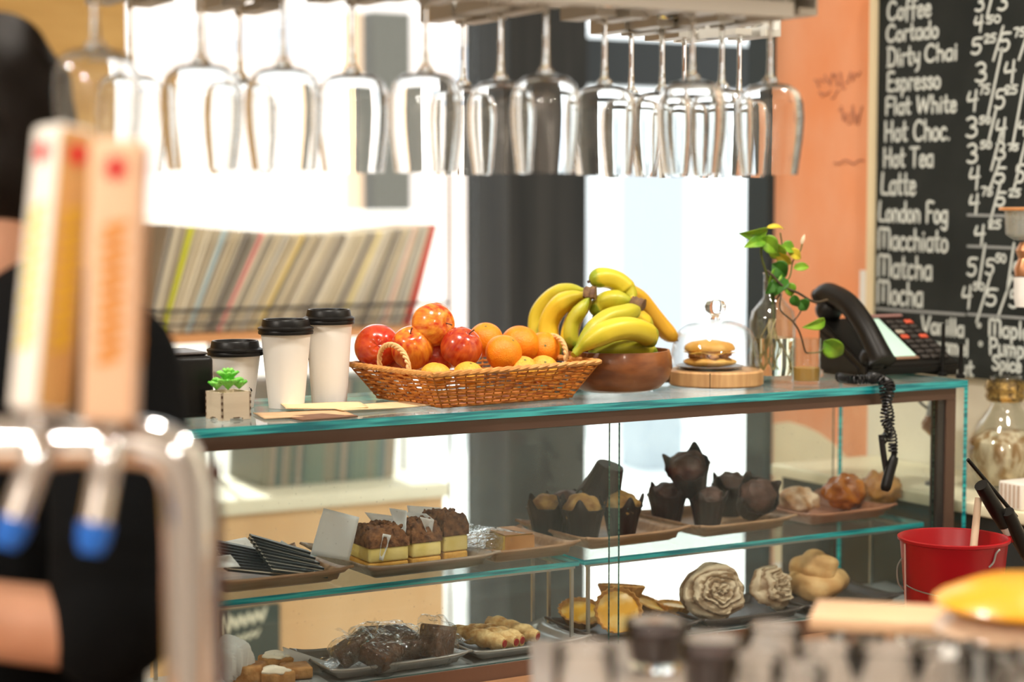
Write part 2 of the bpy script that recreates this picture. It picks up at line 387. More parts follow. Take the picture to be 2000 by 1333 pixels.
ZS = .97; ZD = .82
for a, b_ in ((0.0, .735), (.745, 1.528)):
    s_ = G().box((a, .055, ZS-.009), (b_, .345, ZS), edge_mi='z').build('shelf', [SHELFG, TEAL], case, False)
    g = G()
    g.box((a+.01, .062, ZS-.0145), (b_-.004, .068, ZS-.0095)).box((a+.01, .330, ZS-.0145), (b_-.004, .336, ZS-.0095))
    for uu in (a+.012, b_-.012):
        for vv in (.0625, .195): g.box((uu, vv, ZD+.0005), (uu+.0055, vv+.0055, ZS-.0095))
    g.box((b_-.012, .068, ZS-.0145), (b_-.0065, .330, ZS-.0095))
    g.build('shelf_stand', STEEL, s_, False)
G().box((-.02, .0, ZD-.012), (1.574, .215, ZD)).build('deck', mat('grey_deck', (.42, .43, .42), .35, .3), case, False)
G().box((-.02, -.004, ZD-.05), (1.574, -.0005, ZD+.004)).build('front_sill', mat('brown_sill', (.16, .085, .055), .45), case, False)
G().box((-.02, .0, 0.0005), (1.574, .205, ZD-.0125)).build('base_cabinet', mat('dark_cabinet', (.05, .035, .03), .5), case, False)
# worktop in front of it and the raised steel ledge the near glasses stand on
o = G().box((.02, -.56, .76), (1.59, -.006, .80), bevel=.004).build('bar_worktop', mat('bar_wood', (.42, .22, .11), .4, col2=(.34, .17, .08), nscale=8, nstretch=(1, 12, 12)), None); o.matrix_world = CASE
tag(o, 'brown wooden bar worktop in front of the display case', 'worktop')
o = G().box((.04, -.54, .0005), (1.58, -.10, .7595)).build('bar_cabinet', MATS['dark_cabinet'], None, False); o.matrix_world = CASE
tag(o, 'dark cabinet under the bar worktop', 'cabinet')

# ================================================================== record cabinet by the window
rc = thing('record_cabinet', 'tan wooden record cabinet with cream ledge and raised record shelf', 'cabinet', O, TH)
TANW = mat('tan_plywood', (.66, .40, .19), .6, col2=(.74, .48, .25), nscale=4, nstretch=(1, 1, .2))
G().box((.45, 2.02, .0005), (1.515, 2.46, .755)).build('base_panel', TANW, rc, False)
G().box((.44, 2.0, .7555), (1.525, 2.47, .795), bevel=.006).build('ledge_top', mat('cream_ledge', (.82, .76, .58), .5), rc)
G().box((.60, 2.14, 1.21), (1.60, 2.47, 1.235)).build('record_shelf', mat('orange_shelf', (.62, .30, .12), .5), rc, False)
for u0, v0, zt in ((1.605, 2.15, 1.69), (1.605, 2.45, 1.40), (.585, 2.15, 1.40), (.585, 2.45, 1.40)):
    z0 = .7955 if u0 < 1.52 else 0.0005
    G().tube([(u0, v0, z0), (u0, v0, zt)], .006, 10).build('post', mat('bronze_post', (.16, .10, .05), .4, .6), rc)
G().tube([(.585, 2.135, 1.30), (1.60, 2.135, 1.30)], .005, 8).tube([(.585, 2.135, 1.262), (1.60, 2.135, 1.262)], .004, 8).build('front_rail', DARKMET, rc)
G().tube([(.6, 2.46, .93), (1.6, 2.46, .93)], .008, 8).tube([(.985, 2.46, .796), (.985, 2.46, 1.2095)], .008, 8).build('back_rail', DARKMET, rc)
PAL = [(.62, .54, .38), (.52, .45, .33), (.78, .70, .52), (.40, .36, .28), (.84, .77, .60), (.58, .55, .46), (.70, .60, .40), (.30, .27, .22)]
SPECIAL = {3: ((.80, .82, .06), 'lime yellow record sleeve near the left end of the leaning row'),
           9: ((.60, .80, .86), 'pale blue record sleeve in the left part of the leaning row'),
           16: ((.84, .30, .26), 'rose red record sleeve left of the middle of the leaning row'),
           24: ((.90, .68, .22), 'mustard yellow record sleeve near the middle of the leaning row'),
           41: ((.95, .80, .36), 'straw yellow record sleeve right of the middle of the leaning row'),
           50: ((.90, .58, .42), 'salmon record sleeve in the right part of the leaning row')}
u = .69; N = 64; recs = []
def lean_at(q): return R(13.5 + 16*math.sin(PI*min(1, max(0, q)))**.8)
for i in range(N):
    t = random.uniform(.0085, .0135); ln_ = lean_at(i/(N-7))
    if recs:
        t0, l0 = recs[-1][1:]; H = .30; c0 = t0*math.cos(l0)
        du = max(c0 + t*math.sin(ln_)*math.tan(l0), c0 + H*math.sin(l0) - (H*math.cos(l0) - t*math.sin(ln_))*math.tan(ln_))
        u += du + .0012
    if u > 1.50: break
    recs.append((u, t, ln_))
N = len(recs)
for i, (u, t, lean) in enumerate(recs):
    last = i >= N-2
    if i in SPECIAL: c, lab = SPECIAL[i]
    elif last: c, lab = (.74, .14, .10), ('red record sleeve at the right end of the leaning row' if i == N-1 else 'red record sleeve second from the right end of the leaning row')
    else: c, lab = PAL[random.randrange(len(PAL))], 'worn grey brown record sleeve leaning in the long row on the shelf'
    m = mat('sleeve_%02.0f%02.0f%02.0f' % tuple(100*x for x in c), c, .6, col2=tuple(x*.72 for x in c), nscale=25, nstretch=(30, 1, .3))
    o = G().box((0, 0, 0), (t*.93, .27, .30)).build('record_sleeve', m, None, False)
    o.matrix_world = CASE @ Matrix.Translation((u, 2.165 + random.uniform(0, .01), 1.2358 + t*math.sin(lean))) @ Matrix.Rotation(lean, 4, 'Y')
    tag(o, lab, 'record', 'records leaning on the shelf by the window' if (i not in SPECIAL and not last) else None)
for k, (ua, ub) in enumerate(((.66, .84), (1.03, 1.43))):
    u = ua
    while u < ub:
        t = random.uniform(.012, .02); c = random.choice([(.10, .14, .12), (.16, .20, .15), (.22, .20, .14), (.12, .17, .17), (.30, .24, .18)])
        m = mat('sleeve_%02.0f%02.0f%02.0f' % tuple(100*x for x in c), c, .6)
        o = G().box((0, 0, 0), (t*.9, .27, .29)).build('record_sleeve', m, None, False)
        o.matrix_world = CASE @ Matrix.Translation((u, 2.17, .7965 + t*.08)) @ Matrix.Rotation(R(4), 4, 'Y')
        tag(o, 'dark green grey record sleeve standing on the cream ledge seen through the case', 'record', 'records on the cream ledge')
        u += t
# dark sign on the cabinet front
sg = thing('sign', 'dark sign with cream handwriting on the tan cabinet front', 'sign', O, TH)
a = onv(425, 1318, 2.01); c = onv(546, 1178, 2.01); ua = UV(a)[0]; uc = UV(c)[0]
G().box((ua, 2.0075, a.z), (uc, 2.0185, c.z)).build('sign_board', mat('sign_green', (.05, .065, .055), .7), sg, False)
#LETTERS
GL = {
 'C': (.62, [[(.58,.82),(.45,.97),(.25,.95),(.08,.70),(.06,.30),(.2,.05),(.42,.02),(.58,.16)]]),
 'D': (.62, [[(.08,1),(.08,0)],[(.02,1),(.3,.98),(.54,.75),(.56,.35),(.4,.05),(.02,0)]]),
 'E': (.52, [[(.5,1),(.08,.98),(.08,.02),(.5,0)],[(.08,.52),(.42,.54)]]),
 'F': (.50, [[(.52,1),(.08,.98),(.08,0)],[(.08,.52),(.42,.54)]]),
 'H': (.62, [[(.08,1),(.08,0)],[(.52,1),(.52,0)],[(.08,.5),(.52,.5)]]),
 'L': (.50, [[(.10,1),(.06,.04),(.5,.02)]]),
 'M': (.86, [[(.08,0),(.08,.98)],[(.08,.97),(.36,.99),(.42,.78),(.42,.08)],[(.42,.78),(.50,.97),(.72,.96),(.78,.7),(.78,0)]]),
 'N': (.66, [[(.08,0),(.10,1),(.5,0),(.56,1)]]),
 'P': (.56, [[(.08,0),(.08,1),(.4,.96),(.5,.74),(.38,.5),(.08,.48)]]),
 'S': (.52, [[(.5,.85),(.36,1),(.14,.95),(.08,.72),(.3,.52),(.48,.32),(.4,.06),(.16,0),(.04,.14)]]),
 'T': (.56, [[(.0,1),(.56,1)],[(.28,1),(.26,0)]]),
 'V': (.60, [[(.02,1),(.28,0),(.58,1)]]),
 'W': (.86, [[(.04,1),(.18,0),(.42,.9),(.58,0),(.82,1)]]),
 'a': (.46, [[(.40,.52),(.22,.60),(.06,.42),(.08,.1),(.24,.0),(.40,.2)],[(.41,.6),(.42,0)]]),
 'c': (.40, [[(.38,.5),(.22,.6),(.06,.4),(.08,.1),(.22,0),(.38,.1)]]),
 'd': (.48, [[(.40,.5),(.22,.58),(.06,.4),(.08,.1),(.24,0),(.40,.16)],[(.42,1),(.42,0)]]),
 'e': (.42, [[(.06,.3),(.38,.36),(.32,.56),(.16,.58),(.05,.36),(.1,.06),(.26,0),(.38,.12)]]),
 'f': (.36, [[(.38,.92),(.26,1),(.16,.85),(.14,-.12)],[(.0,.55),(.34,.56)]]),
 'g': (.46, [[(.40,.5),(.22,.58),(.06,.4),(.1,.1),(.26,.06),(.40,.2)],[(.42,.58),(.40,-.2),(.24,-.32),(.06,-.22)]]),
 'h': (.46, [[(.08,1),(.08,0)],[(.08,.4),(.24,.58),(.38,.46),(.40,0)]]),
 'i': (.20, [[(.10,.6),(.10,0)],[(.10,.80),(.105,.85)]]),
 'k': (.44, [[(.08,1),(.08,0)],[(.38,.58),(.1,.26),(.40,0)]]),
 'l': (.20, [[(.10,1),(.10,0)]]),
 'm': (.66, [[(.06,.6),(.06,0)],[(.06,.42),(.2,.6),(.32,.46),(.32,0)],[(.32,.42),(.46,.6),(.58,.46),(.58,0)]]),
 'n': (.46, [[(.08,.6),(.08,0)],[(.08,.42),(.24,.6),(.38,.46),(.40,0)]]),
 'o': (.44, [[(.22,.6),(.06,.42),(.08,.1),(.22,0),(.38,.12),(.38,.44),(.22,.6)]]),
 'p': (.46, [[(.08,.6),(.08,-.34)],[(.08,.46),(.26,.6),(.40,.4),(.36,.08),(.2,0),(.08,.12)]]),
 'r': (.34, [[(.08,.6),(.08,0)],[(.08,.4),(.2,.58),(.34,.54)]]),
 's': (.36, [[(.34,.5),(.2,.6),(.06,.48),(.2,.32),(.34,.16),(.2,0),(.04,.1)]]),
 't': (.34, [[(.16,.95),(.16,.1),(.32,.04)],[(.0,.6),(.34,.62)]]),
 'u': (.46, [[(.06,.6),(.08,.1),(.22,0),(.38,.14)],[(.40,.6),(.40,0)]]),
 'y': (.44, [[(.06,.6),(.10,.22),(.24,.18),(.38,.34)],[(.40,.6),(.36,-.16),(.2,-.34)]]),
 'z': (.40, [[(.04,.58),(.36,.58),(.04,.02),(.38,.02)]]),
 '2': (.50, [[(.06,.8),(.2,1),(.42,.9),(.42,.62),(.04,.02),(.5,.02)]]),
 '3': (.50, [[(.06,.9),(.26,1),(.42,.84),(.38,.6),(.2,.52),(.42,.42),(.44,.14),(.24,0),(.04,.08)]]),
 '4': (.52, [[(.14,.92),(.06,.46),(.5,.52)],[(.44,1),(.36,-.1)]]),
 '5': (.52, [[(.52,.98),(.16,.96),(.12,.56),(.34,.6),(.46,.36),(.38,.08),(.2,0),(.04,.1)]]),
 '7': (.48, [[(.04,.98),(.46,.96),(.2,0)]]),
 '0': (.50, [[(.25,1),(.06,.7),(.08,.2),(.25,0),(.42,.2),(.43,.7),(.25,1)]]),
 '/': (.50, [[(.52,1.25),(.06,-.35)]]), '.': (.2, [[(.08,.02),(.1,.04)]]), '-': (.4, [[(.02,.5),(.36,.5)]]), '~': (.3, [[(.15,.5),(.16,.52)]]), ' ': (.30, []),
}
def stroke(g, pts, w, y):
    """one chalk stroke: a ribbon with round ends lying on the plane y, w wide"""
    P = [Vector((a, 0, b)) for a, b in pts]
    if len(P) > 2:
        q = [P[0]]
        for i in range(len(P)-1):
            p0, p1, p2, p3 = P[max(i-1,0)], P[i], P[i+1], P[min(i+2,len(P)-1)]
            sharp = i and (P[i]-P[i-1]).normalized().dot((P[i+1]-P[i]).normalized()) < .1
            for k in range(1, 5):
                t = k/4
                q.append(.5*((2*p1)+(p2-p0)*t+(2*p0-5*p1+4*p2-p3)*t*t+(3*p1-p0-3*p2+p3)*t**3) if not sharp else p1.lerp(p2, t))
        P = q
    vs = []; n = len(P)
    for i in range(n):
        t = (P[min(i+1,n-1)]-P[max(i-1,0)])
        t = t.normalized() if t.length > 1e-9 else Vector((1,0,0)); s = Vector((-t.z, 0, t.x))*(w/2)
        vs += [P[i]+s, P[i]-s]
    vs = [(v.x, y, v.z) for v in vs]
    fs = [(2*i, 2*i+1, 2*i+3, 2*i+2) for i in range(n-1)]
    g.add(vs, fs)
    for e in (P[0], P[-1]):
        g.add([(e.x+math.cos(a)*w/2, y, e.z+math.sin(a)*w/2) for a in [PI*k/4 for k in range(8)]], [tuple(range(8))])
def write(g, txt, x, z, h, w, y, width=None, dz=0.0):
    adv = sum(GL[c][0]+.06 for c in txt)
    sx = (width/adv) if width else h*.8
    cx = x
    for c in txt:
        wd, ss = GL[c]
        for s in ss: stroke(g, [(cx+a*sx, z + b*h + dz*(cx-x)) for a, b in s], w, y)
        cx += (wd+.06)*sx
def sgp(px, py): p = onv(px, py, 2.005); return UV(p)[0], p.z
g = G()
x0, z0 = sgp(430, 1243); x1, z1 = sgp(520, 1200); write(g, 'N', x0, z0, .055, .006, 2.0065, None)
for k in range(3):
    xa, za = sgp(446, 1240 - 0*k); stroke(g, [(xa + .012*j, za + .012 + .006*j*.3 + (.030 if j % 2 else .0)) for j in range(10)], .010, 2.0065 - .0001*k)
xa, za = sgp(446, 1262); stroke(g, [(xa + .010*j, za + .0 + .002*j + (.016 if j % 2 else 0)) for j in range(10)], .006, 2.0066)
g.build('lettering', mat('cream_lettering', (.80, .76, .58), .8), sg, False, solid=.0006, weld=False)

# ================================================================== chalkboard
CB = Matrix.Translation(L(1.9, 0, 0)) @ Matrix.Rotation(TH-PI/2, 4, 'Z')     # x to the right along the wall, y into the wall
CBI = CB.inverted()
def cb(px, py, off=.0): p = CBI @ onu(px, py, 1.9-off); return p.x, p.z
board = thing('chalkboard', 'black chalkboard drinks menu with a cream wooden frame', 'chalkboard'); board.matrix_world = CB
xl, _ = cb(1711, 300, .02); _, zt = cb(1722, -8, .02); _, zb = cb(1850, 733, .02)
xr = xl + 1.15
G().box((xl, -.018, zb), (xr, -.0005, zt)).build('board', mat('slate_black', (.016, .019, .018), .85, col2=(.026, .030, .028), nscale=5, spec=.2), board, False)
g = G()
g.box((xl-.022, -.026, zb-.022), (xl-.0005, -.0005, zt+.022)).box((xl, -.026, zt+.0005), (xr, -.0005, zt+.022))
g.build('frame', mat('cream_frame', (.74, .62, .40), .6), board, False)
CHALK = mat('chalk', (.66, .71, .68), .95)
YB = -.0187
def line(txt, xa, ytop, ybase, xb, w=5.6, one=True, g=None):
    own = g is None
    g = g or G(); x, z = cb(xa, ybase, .0187); x2, _ = cb(xb, ybase, .0187); _, zt_ = cb(xa, ytop, .0187)
    write(g, txt, x, z, zt_-z, w/3700*4.2, YB, x2-x, dz=-.012)
    if own: g.build('lettering', CHALK, board, False, solid=.0006, weld=False)
for a in (('Coffee', 1733, 4, 40, 1820), ('Cortado', 1731, 50, 82, 1834), ('Dirty', 1733, 94, 130, 1798), ('Chai', 1806, 88, 121, 1872), ('Espresso', 1732, 143, 178, 1838),
          ('Flat White', 1729, 192, 224, 1870), ('Hot Choc.', 1727, 238, 276, 1858), ('Hot Tea', 1725, 290, 326, 1824), ('Latte', 1721, 338, 380, 1790),
          ('London Fog', 1716, 394, 432, 1852), ('Macchiato', 1714, 446, 486, 1853), ('Matcha', 1713, 498, 540, 1822), ('Mocha', 1712, 548, 592, 1804),
          ('Vanilla', 1800, 618, 650, 1884), ('Caramel', 1800, 655, 686, 1893), ('Hazelnut', 1796, 694, 722, 1902),
          ('Maple', 1930, 624, 656, 2012), ('Pumpkin', 1932, 660, 692, 2040), ('Spice', 1938, 695, 721, 1996)): line(*a)
g = G()
for a in (('3', 1904, -12, 22, 1924), ('/', 1926, -6, 24, 1940), ('3', 1948, -14, 20, 1970), ('4', 1902, 32, 60, 1922), ('50', 1926, 32, 46, 1956),
          ('5', 1896, 76, 106, 1920), ('25', 1922, 68, 84, 1946), ('/', 1938, 64, 104, 1960), ('5', 1950, 66, 100, 1976), ('75', 1980, 56, 72, 2003), ('/', 1988, 68, 104, 2010),
          ('3', 1904, 124, 160, 1930), ('/', 1924, 120, 208, 1958), ('4', 1960, 120, 160, 1986),
          ('4', 1888, 178, 214, 1912), ('75', 1912, 166, 184, 1934), ('5', 1942, 176, 212, 1966), ('25', 1962, 168, 184, 1988), ('/', 1974, 170, 260, 2003),
          ('3', 1886, 230, 268, 1912), ('50', 1912, 228, 242, 1936), ('/', 1926, 226, 272, 1946), ('4', 1944, 232, 272, 1968), ('4', 1988, 236, 262, 2008),
          ('3', 1888, 282, 318, 1912), ('50', 1914, 276, 290, 1938), ('/', 1934, 270, 316, 1956), ('3', 1944, 278, 312, 1966), ('75', 1968, 282, 294, 1990), ('/', 1976, 278, 350, 2008),
          ('4', 1892, 326, 366, 1916), ('/', 1928, 320, 362, 1956), ('5', 1942, 328, 358, 1966), ('5', 1982, 322, 356, 2004),
          ('4', 1892, 380, 414, 1914), ('75', 1916, 366, 382, 1940), ('/', 1930, 366, 420, 1956), ('5', 1944, 376, 402, 1966), ('25', 1970, 370, 384, 1994),
          ('4', 1902, 440, 474, 1926), ('25', 1930, 430, 446, 1956), ('5', 1888, 504, 538, 1910), ('/', 1910, 490, 542, 1924), ('5', 1924, 506, 536, 1944), ('50', 1944, 496, 512, 1966), ('/', 1966, 490, 548, 1980), ('5', 1976, 512, 548, 2000),
          ('4', 1878, 558, 598, 1900), ('50', 1900, 552, 566, 1924), ('/', 1904, 546, 608, 1938), ('5', 1924, 564, 596, 1950), ('/', 1944, 552, 606, 1978), ('5', 1970, 566, 600, 1992)):
    line(*a, w=5.2 if len(a[0]) < 2 else 4, g=g)
g.build('prices', CHALK, board, False, solid=.0006, weld=False)
FCH = mat('faded_chalk', (.30, .32, .32), .95)
for xa, ya, xb2, yb2 in ((1890, 420, 2030, 424), (1890, 481, 2030, 487), (1710, 603, 1884, 615), (1890, 614, 2030, 624)):
    g = G(); p, q = cb(xa, ya, .0187), cb(xb2, yb2, .0187); stroke(g, [p, q], .006, YB); g.build('ruled_line', FCH, board, False, solid=.0006, weld=False)
for xa, ya in ((1912, 636), (1915, 672)):
    g = G(); p = cb(xa, ya, .0187); stroke(g, [p, (p[0]+.001, p[1])], .013, YB); g.build('bullet', CHALK, board, False, solid=.0006, weld=False)
# white sheet pinned at the board's lower left corner
a = cb(1682, 528, .0); c = cb(1697, 680, .0)
o = G().box((a[0], -.004, c[1]), (c[0], -.0005, a[1])).build('paper_strip', mat('white_paper', (.86, .86, .83), .8), None, False); o.matrix_world = CB
tag(o, 'narrow white strip on the wall left of the chalkboard', 'paper')
#PART3
# ================================================================== things on the case top
def top(px, py): return onz(px, py, ZT+.0004)
# --- paper cups
def paper_cup(name, label, base, h, rt_, rb):
    t = thing(name, label, 'cup', base, 0, None)
    hc = h-.017
    G().lathe([(0, .004), (rb-.002, .004), (rb-.0015, 0), (rb, 0), (rb+.0002, .003), (rt_, hc), (rt_-.001, hc+.001), (rt_-.003, hc-.001), (rb-.003, .008), (0, .007)], 48).build('cup_body', WHITEP, t)
    r = rt_
    G().lathe([(r+.0012, hc-.007), (r+.0036, hc-.0075), (r+.0042, hc-.004), (r+.003, hc-.0012), (r+.0044, hc), (r+.0044, hc+.003), (r+.001, hc+.0045), (r-.0015, hc+.006), (r-.0032, hc+.0155), (r-.0045, hc+.017), (r-.0075, hc+.0168), (r-.009, hc+.012), (r-.012, hc+.011), (0, hc+.0108)], 48).build('lid', BLACKP, t)
    return t
def cup_at(px, ytop, v):
    p = onv(px, ytop, v); return (p.x, p.y, ZT+.0004), p.z-ZT
_b, _h = cup_at(459, 666, .255); c1 = paper_cup('paper_cup', 'shortest white paper cup with black lid, behind the small succulent', _b, _h, .0425, .030)
_b, _h = cup_at(558, 624, .21); c2 = paper_cup('paper_cup', 'middle white paper cup with black lid, between the short and tall cups', _b, _h, .0420, .0295)
_b, _h = cup_at(642, 605, .24); c3 = paper_cup('paper_cup', 'tallest white paper cup with black lid, next to the fruit basket', _b, _h, .0400, .030)
for c, zz, aa in ((c3, .072, -2.68), (c1, .025, -.62)):
    g = G()
    for k in range(5):
        a = aa + (.05 if k % 2 else -.03); rr = .0305 + (.0445-.0305)*zz/.15 + .0012
        g.box((-.0012, -.0004, -.003), (.0012, .0004, .003), TM((rr*math.cos(a), rr*math.sin(a), zz+.006*k), (0, .6*(-1)**k, a+PI/2)))
    g.build('printed_mark', BLACKP, c, False)
# --- succulent in a small wooden box
sp = thing('potted_succulent', 'tiny bright green succulent in a laser cut pale wooden box', 'plant', top(446, 818), TH+R(8))
BOXW = mat('pale_plywood', (.70, .58, .43), .6, col2=(.78, .66, .50), nscale=10, nstretch=(1, 1, 6)); BURN = mat('burnt_edge', (.10, .05, .025), .8)
s = .026
g = G()
for rz in range(4):
    M = TM((0, 0, 0), (0, 0, rz*PI/2))
    g.box((-s, -s, .003), (s, -s+.003, .044), M)
    for q in (-1, 1): g.box((q*s*.72-.007, -s, 0), (q*s*.72+.007, -s+.003, .003), M)
g.box((-s+.003, -s+.003, .004), (s-.003, s-.003, .038))
g.build('planter_box', BOXW, sp, False)
g = G()
for rz in range(4):
    M = TM((0, 0, 0), (0, 0, rz*PI/2))
    for k in range(4): g.box((s-.0016, -s-.0004, .005+.010*k), (s+.0004, -s+.002, .0095+.010*k), M)
    g.box((-.006, -s-.0004, .003), (.006, -s+.0006, .0045), M)
g.build('finger_joints', BURN, sp, False)
g = G()
for ring, n, tilt, ln in ((0, 9, 32, .030), (1, 8, 54, .031), (2, 6, 70, .029), (3, 3, 84, .025)):
    for k in range(n):
        a = 2*PI*(k+.5*ring)/n
        M = TM((0, 0, .046+.003*ring), (0, -R(tilt), a))
        def leaf(x, y, ln=ln):
            w = math.sin(PI*min(1, x*.9+.08))**.9*.0068
            yy = (y-.5)*2
            return (x*ln, yy*w, .004*yy*yy - .004*x*x*0 + .003*math.sin(PI*x))
        g.grid(leaf, 8, 5, M)
for sx, sy, k in ((.018, -.004, .75), (-.017, .006, .7)):
    for j in range(7):
        a = 2*PI*j/7
        g.grid(lambda x, y: (x*.018, (y-.5)*2*math.sin(PI*min(1, x*.9+.08))*.006, .003*((y-.5)*2)**2), 6, 5, TM((sx, sy, .047), (0, -R(40), a)))
g.build('leaves', mat('succulent_green', (.10, .52, .04), .35, col2=(.28, .72, .12), nscale=60, sss=.1), sp, solid=.0016)
# --- black device at the left end
d = thing('card_printer', 'black boxy device at the left end of the case top', 'device', top(366, 818), TH)
G().box((-.065, 0, 0), (.046, .12, .098), bevel=.008).build('housing', BLACKP, d)
G().box((-.062, .01, .0985), (.040, .11, .104), bevel=.003).build('lid', mat('dark_brown_plastic', (.04, .028, .022), .4), d)
# --- napkins / kraft envelopes
KRAFT = mat('kraft_paper', (.62, .40, .22), .8, col2=(.68, .46, .27), nscale=30); KR2 = mat('pale_kraft', (.78, .58, .33), .8)
def sheet_thing(name, label, px, py, w, l, rz, m, lift=.0, curl=.006, cat='envelope'):
    def f(x, y): return ((x-.5)*w, (y-.5)*l, lift + .0012 + curl*max(0, 1-2.2*x)**2 + .0005*math.sin(7*x+3*y))
    o = G().grid(f, 16, 8).build(name, m, None, solid=.0016, loc=top(px, py), rot=(0, 0, rz)); return tag(o, label, cat)
e1 = sheet_thing('wallet', 'flat brown paper wallet lying in front of the paper cups', 592, 812, .145, .085, TH+R(-10), KRAFT, .001, .0)
sheet_thing('paper_bag', 'pale kraft paper bag lying in front of the tallest cup', 632, 801, .135, .085, TH+R(-16), KR2, .0055, .002)
sheet_thing('paper_bag', 'pale kraft paper bag lying against the wicker basket', 735, 799, .165, .075, TH+R(2), KR2, .003, .0015)
tag(G().box((-.05, -.03, 0), (.05, .03, .003), bevel=.001).build('notebook', mat('brown_card', (.20, .10, .06), .7), None, loc=top(628, 816), rot=(0, 0, TH+R(4))), 'thin dark brown card lying under the kraft paper at the front edge', 'card')
# --- wicker basket
bk = thing('wicker_basket', 'rectangular honey brown wicker basket full of apples and oranges', 'basket', L(.592, .172, ZT+.0008), TH+R(6.5))
bw, bd, tw, td, bh = .272, .195, .345, .25, .060
WICK = mat('wicker', (.38, .105, .010), .5, col2=(.58, .21, .025), nscale=90, bump=.4, bscale=200)
def corner(f, z):   # the four corners at height fraction z
    a, b_ = (bw + (tw-bw)*z)/2, (bd + (td-bd)*z)/2; hh = z*bh
    flare = .004*z*z
    return [Vector((-a-flare, -b_-flare, hh)), Vector((a+flare, -b_-flare, hh+.004*z)), Vector((a+flare, b_+flare, hh+.004*z)), Vector((-a-flare, b_+flare, hh))]
g = G(); rows = 9
for side in range(4):
    ln = (bw if side % 2 == 0 else bd); ns = int(ln/.017)
    for r_ in range(rows):
        c = corner(0, (r_+.5)/rows); a, b_ = c[side], c[(side+1) % 4]
        nrm = (b_-a).cross(Vector((0, 0, 1))).normalized()
        pts = [a.lerp(b_, k/(ns*4)) + nrm*(.0036*math.sin(PI*(k/4) + PI*(r_ % 2)) if 0 < k < ns*4 else 0) + Vector((0, 0, random.uniform(-.0004, .0004))) for k in range(ns*4+1)]
        g.tube(pts, .0023, 6)
    c0, c1_ = corner(0, 0.0), corner(0, 1)
    for k in range(ns+1):
        t_ = (k+.0)/ns
        g.tube([c0[side].lerp(c0[(side+1) % 4], t_)+Vector((0, 0, .001)), c1_[side].lerp(c1_[(side+1) % 4], t_)], .0013, 5)
g.build('woven_sides', WICK, bk)
c0 = corner(0, 0)
G().box((c0[0].x+.002, c0[0].y+.002, .0), (c0[2].x-.002, c0[2].y-.002, .004)).build('base', WICK, bk, False)
g = G(); c = corner(0, 1)
for side in range(4):
    a, b_ = c[side], c[(side+1) % 4]
    for ph in (0, PI):
        pts = [a.lerp(b_, k/60) + Vector((0, 0, .0014*math.sin(k*.9+ph))) + (b_-a).cross(Vector((0, 0, 1))).normalized()*.0014*math.cos(k*.9+ph) for k in range(61)]
        g.tube(pts, .0042, 6)
g.build('rim', mat('wicker_rim', (.56, .24, .06), .5, col2=(.66, .32, .09), nscale=80), bk)
for sx in (-1, 1):
    g = G(); x0 = sx*(tw/2-.006)
    for ph in (0, 2*PI/3, 4*PI/3):
        pts = []
        for k in range(41):
            a = PI*k/40
            pts.append(Vector((x0 + sx*.006*math.sin(a) + .0028*math.cos(k*.8+ph), -.05*math.cos(a)*(.9), bh + .042*math.sin(a)**.8 + .0028*math.sin(k*.8+ph))))
        g.tube(pts, .0026, 6)
    g.build('handle', mat('wicker_handle', (.74, .46, .20), .5), bk)
# --- fruit
def apple_mat(name, seed, base, streak):
    m = bpy.data.materials.new(name); m.use_nodes = True; nt = m.node_tree; p = nt.nodes['Principled BSDF']
    p.inputs['Roughness'].default_value = .22; p.inputs['Coat Weight'].default_value = .5; p.inputs['Coat Roughness'].default_value = .1
    tc = nt.nodes.new('ShaderNodeTexCoord'); mp = nt.nodes.new('ShaderNodeMapping'); mp.inputs['Scale'].default_value = (1, 1, .18); mp.inputs['Location'].default_value = (seed, seed*.7, 0)
    nt.links.new(tc.outputs['Object'], mp.inputs[0])
    n = nt.nodes.new('ShaderNodeTexNoise'); n.inputs['Scale'].default_value = 130; n.inputs['Detail'].default_value = 5; nt.links.new(mp.outputs[0], n.inputs['Vector'])
    n2 = nt.nodes.new('ShaderNodeTexNoise'); n2.inputs['Scale'].default_value = 22; nt.links.new(tc.outputs['Object'], n2.inputs['Vector'])
    a = nt.nodes.new('ShaderNodeMath'); a.operation = 'ADD'; nt.links.new(n.outputs[0], a.inputs[0]); nt.links.new(n2.outputs[0], a.inputs[1])
    r = nt.nodes.new('ShaderNodeValToRGB'); r.color_ramp.elements[0].position = .38; r.color_ramp.elements[1].position = .66
    r.color_ramp.elements[0].color = (*base, 1); r.color_ramp.elements[1].color = (*streak, 1)
    h = nt.nodes.new('ShaderNodeMath'); h.operation = 'MULTIPLY'; h.inputs[1].default_value = .5; nt.links.new(a.outputs[0], h.inputs[0])
    nt.links.new(h.outputs[0], r.inputs[0]); nt.links.new(r.outputs[0], p.inputs['Base Color']); return m
def ap_shape(d):
    t = math.acos(max(-1, min(1, d.z))); return .94 - .16*math.exp(-(t/.30)**2) - .10*math.exp(-((PI-t)/.28)**2) + .05*math.sin(t)**2
def apple(label, px, py, v, r, tilt, seed, base=(.42, .012, .006), streak=(.85, .33, .03), stem=True, sz=1.0):
    t = thing('apple', label, 'apple', onv(px, py, v), 0, None, rot=tilt)
    G().blob((0, 0, 0), (r, r, r*sz), shape=lambda d: ap_shape(d)*(1+.015*math.cos(5*math.atan2(d.y, d.x))*(-d.z*.5+.5)), seg=40, ring=28).build('flesh', apple_mat('apple_skin_%d' % seed, seed, base, streak), t)
    G().tube([(0, 0, r*.78*sz), (.001, 0, r*.9*sz), (.004, .001, r*1.08*sz)], [.0012, .001, .0014], 6).build('stem', mat('stem_brown', (.12, .06, .03), .8), t)
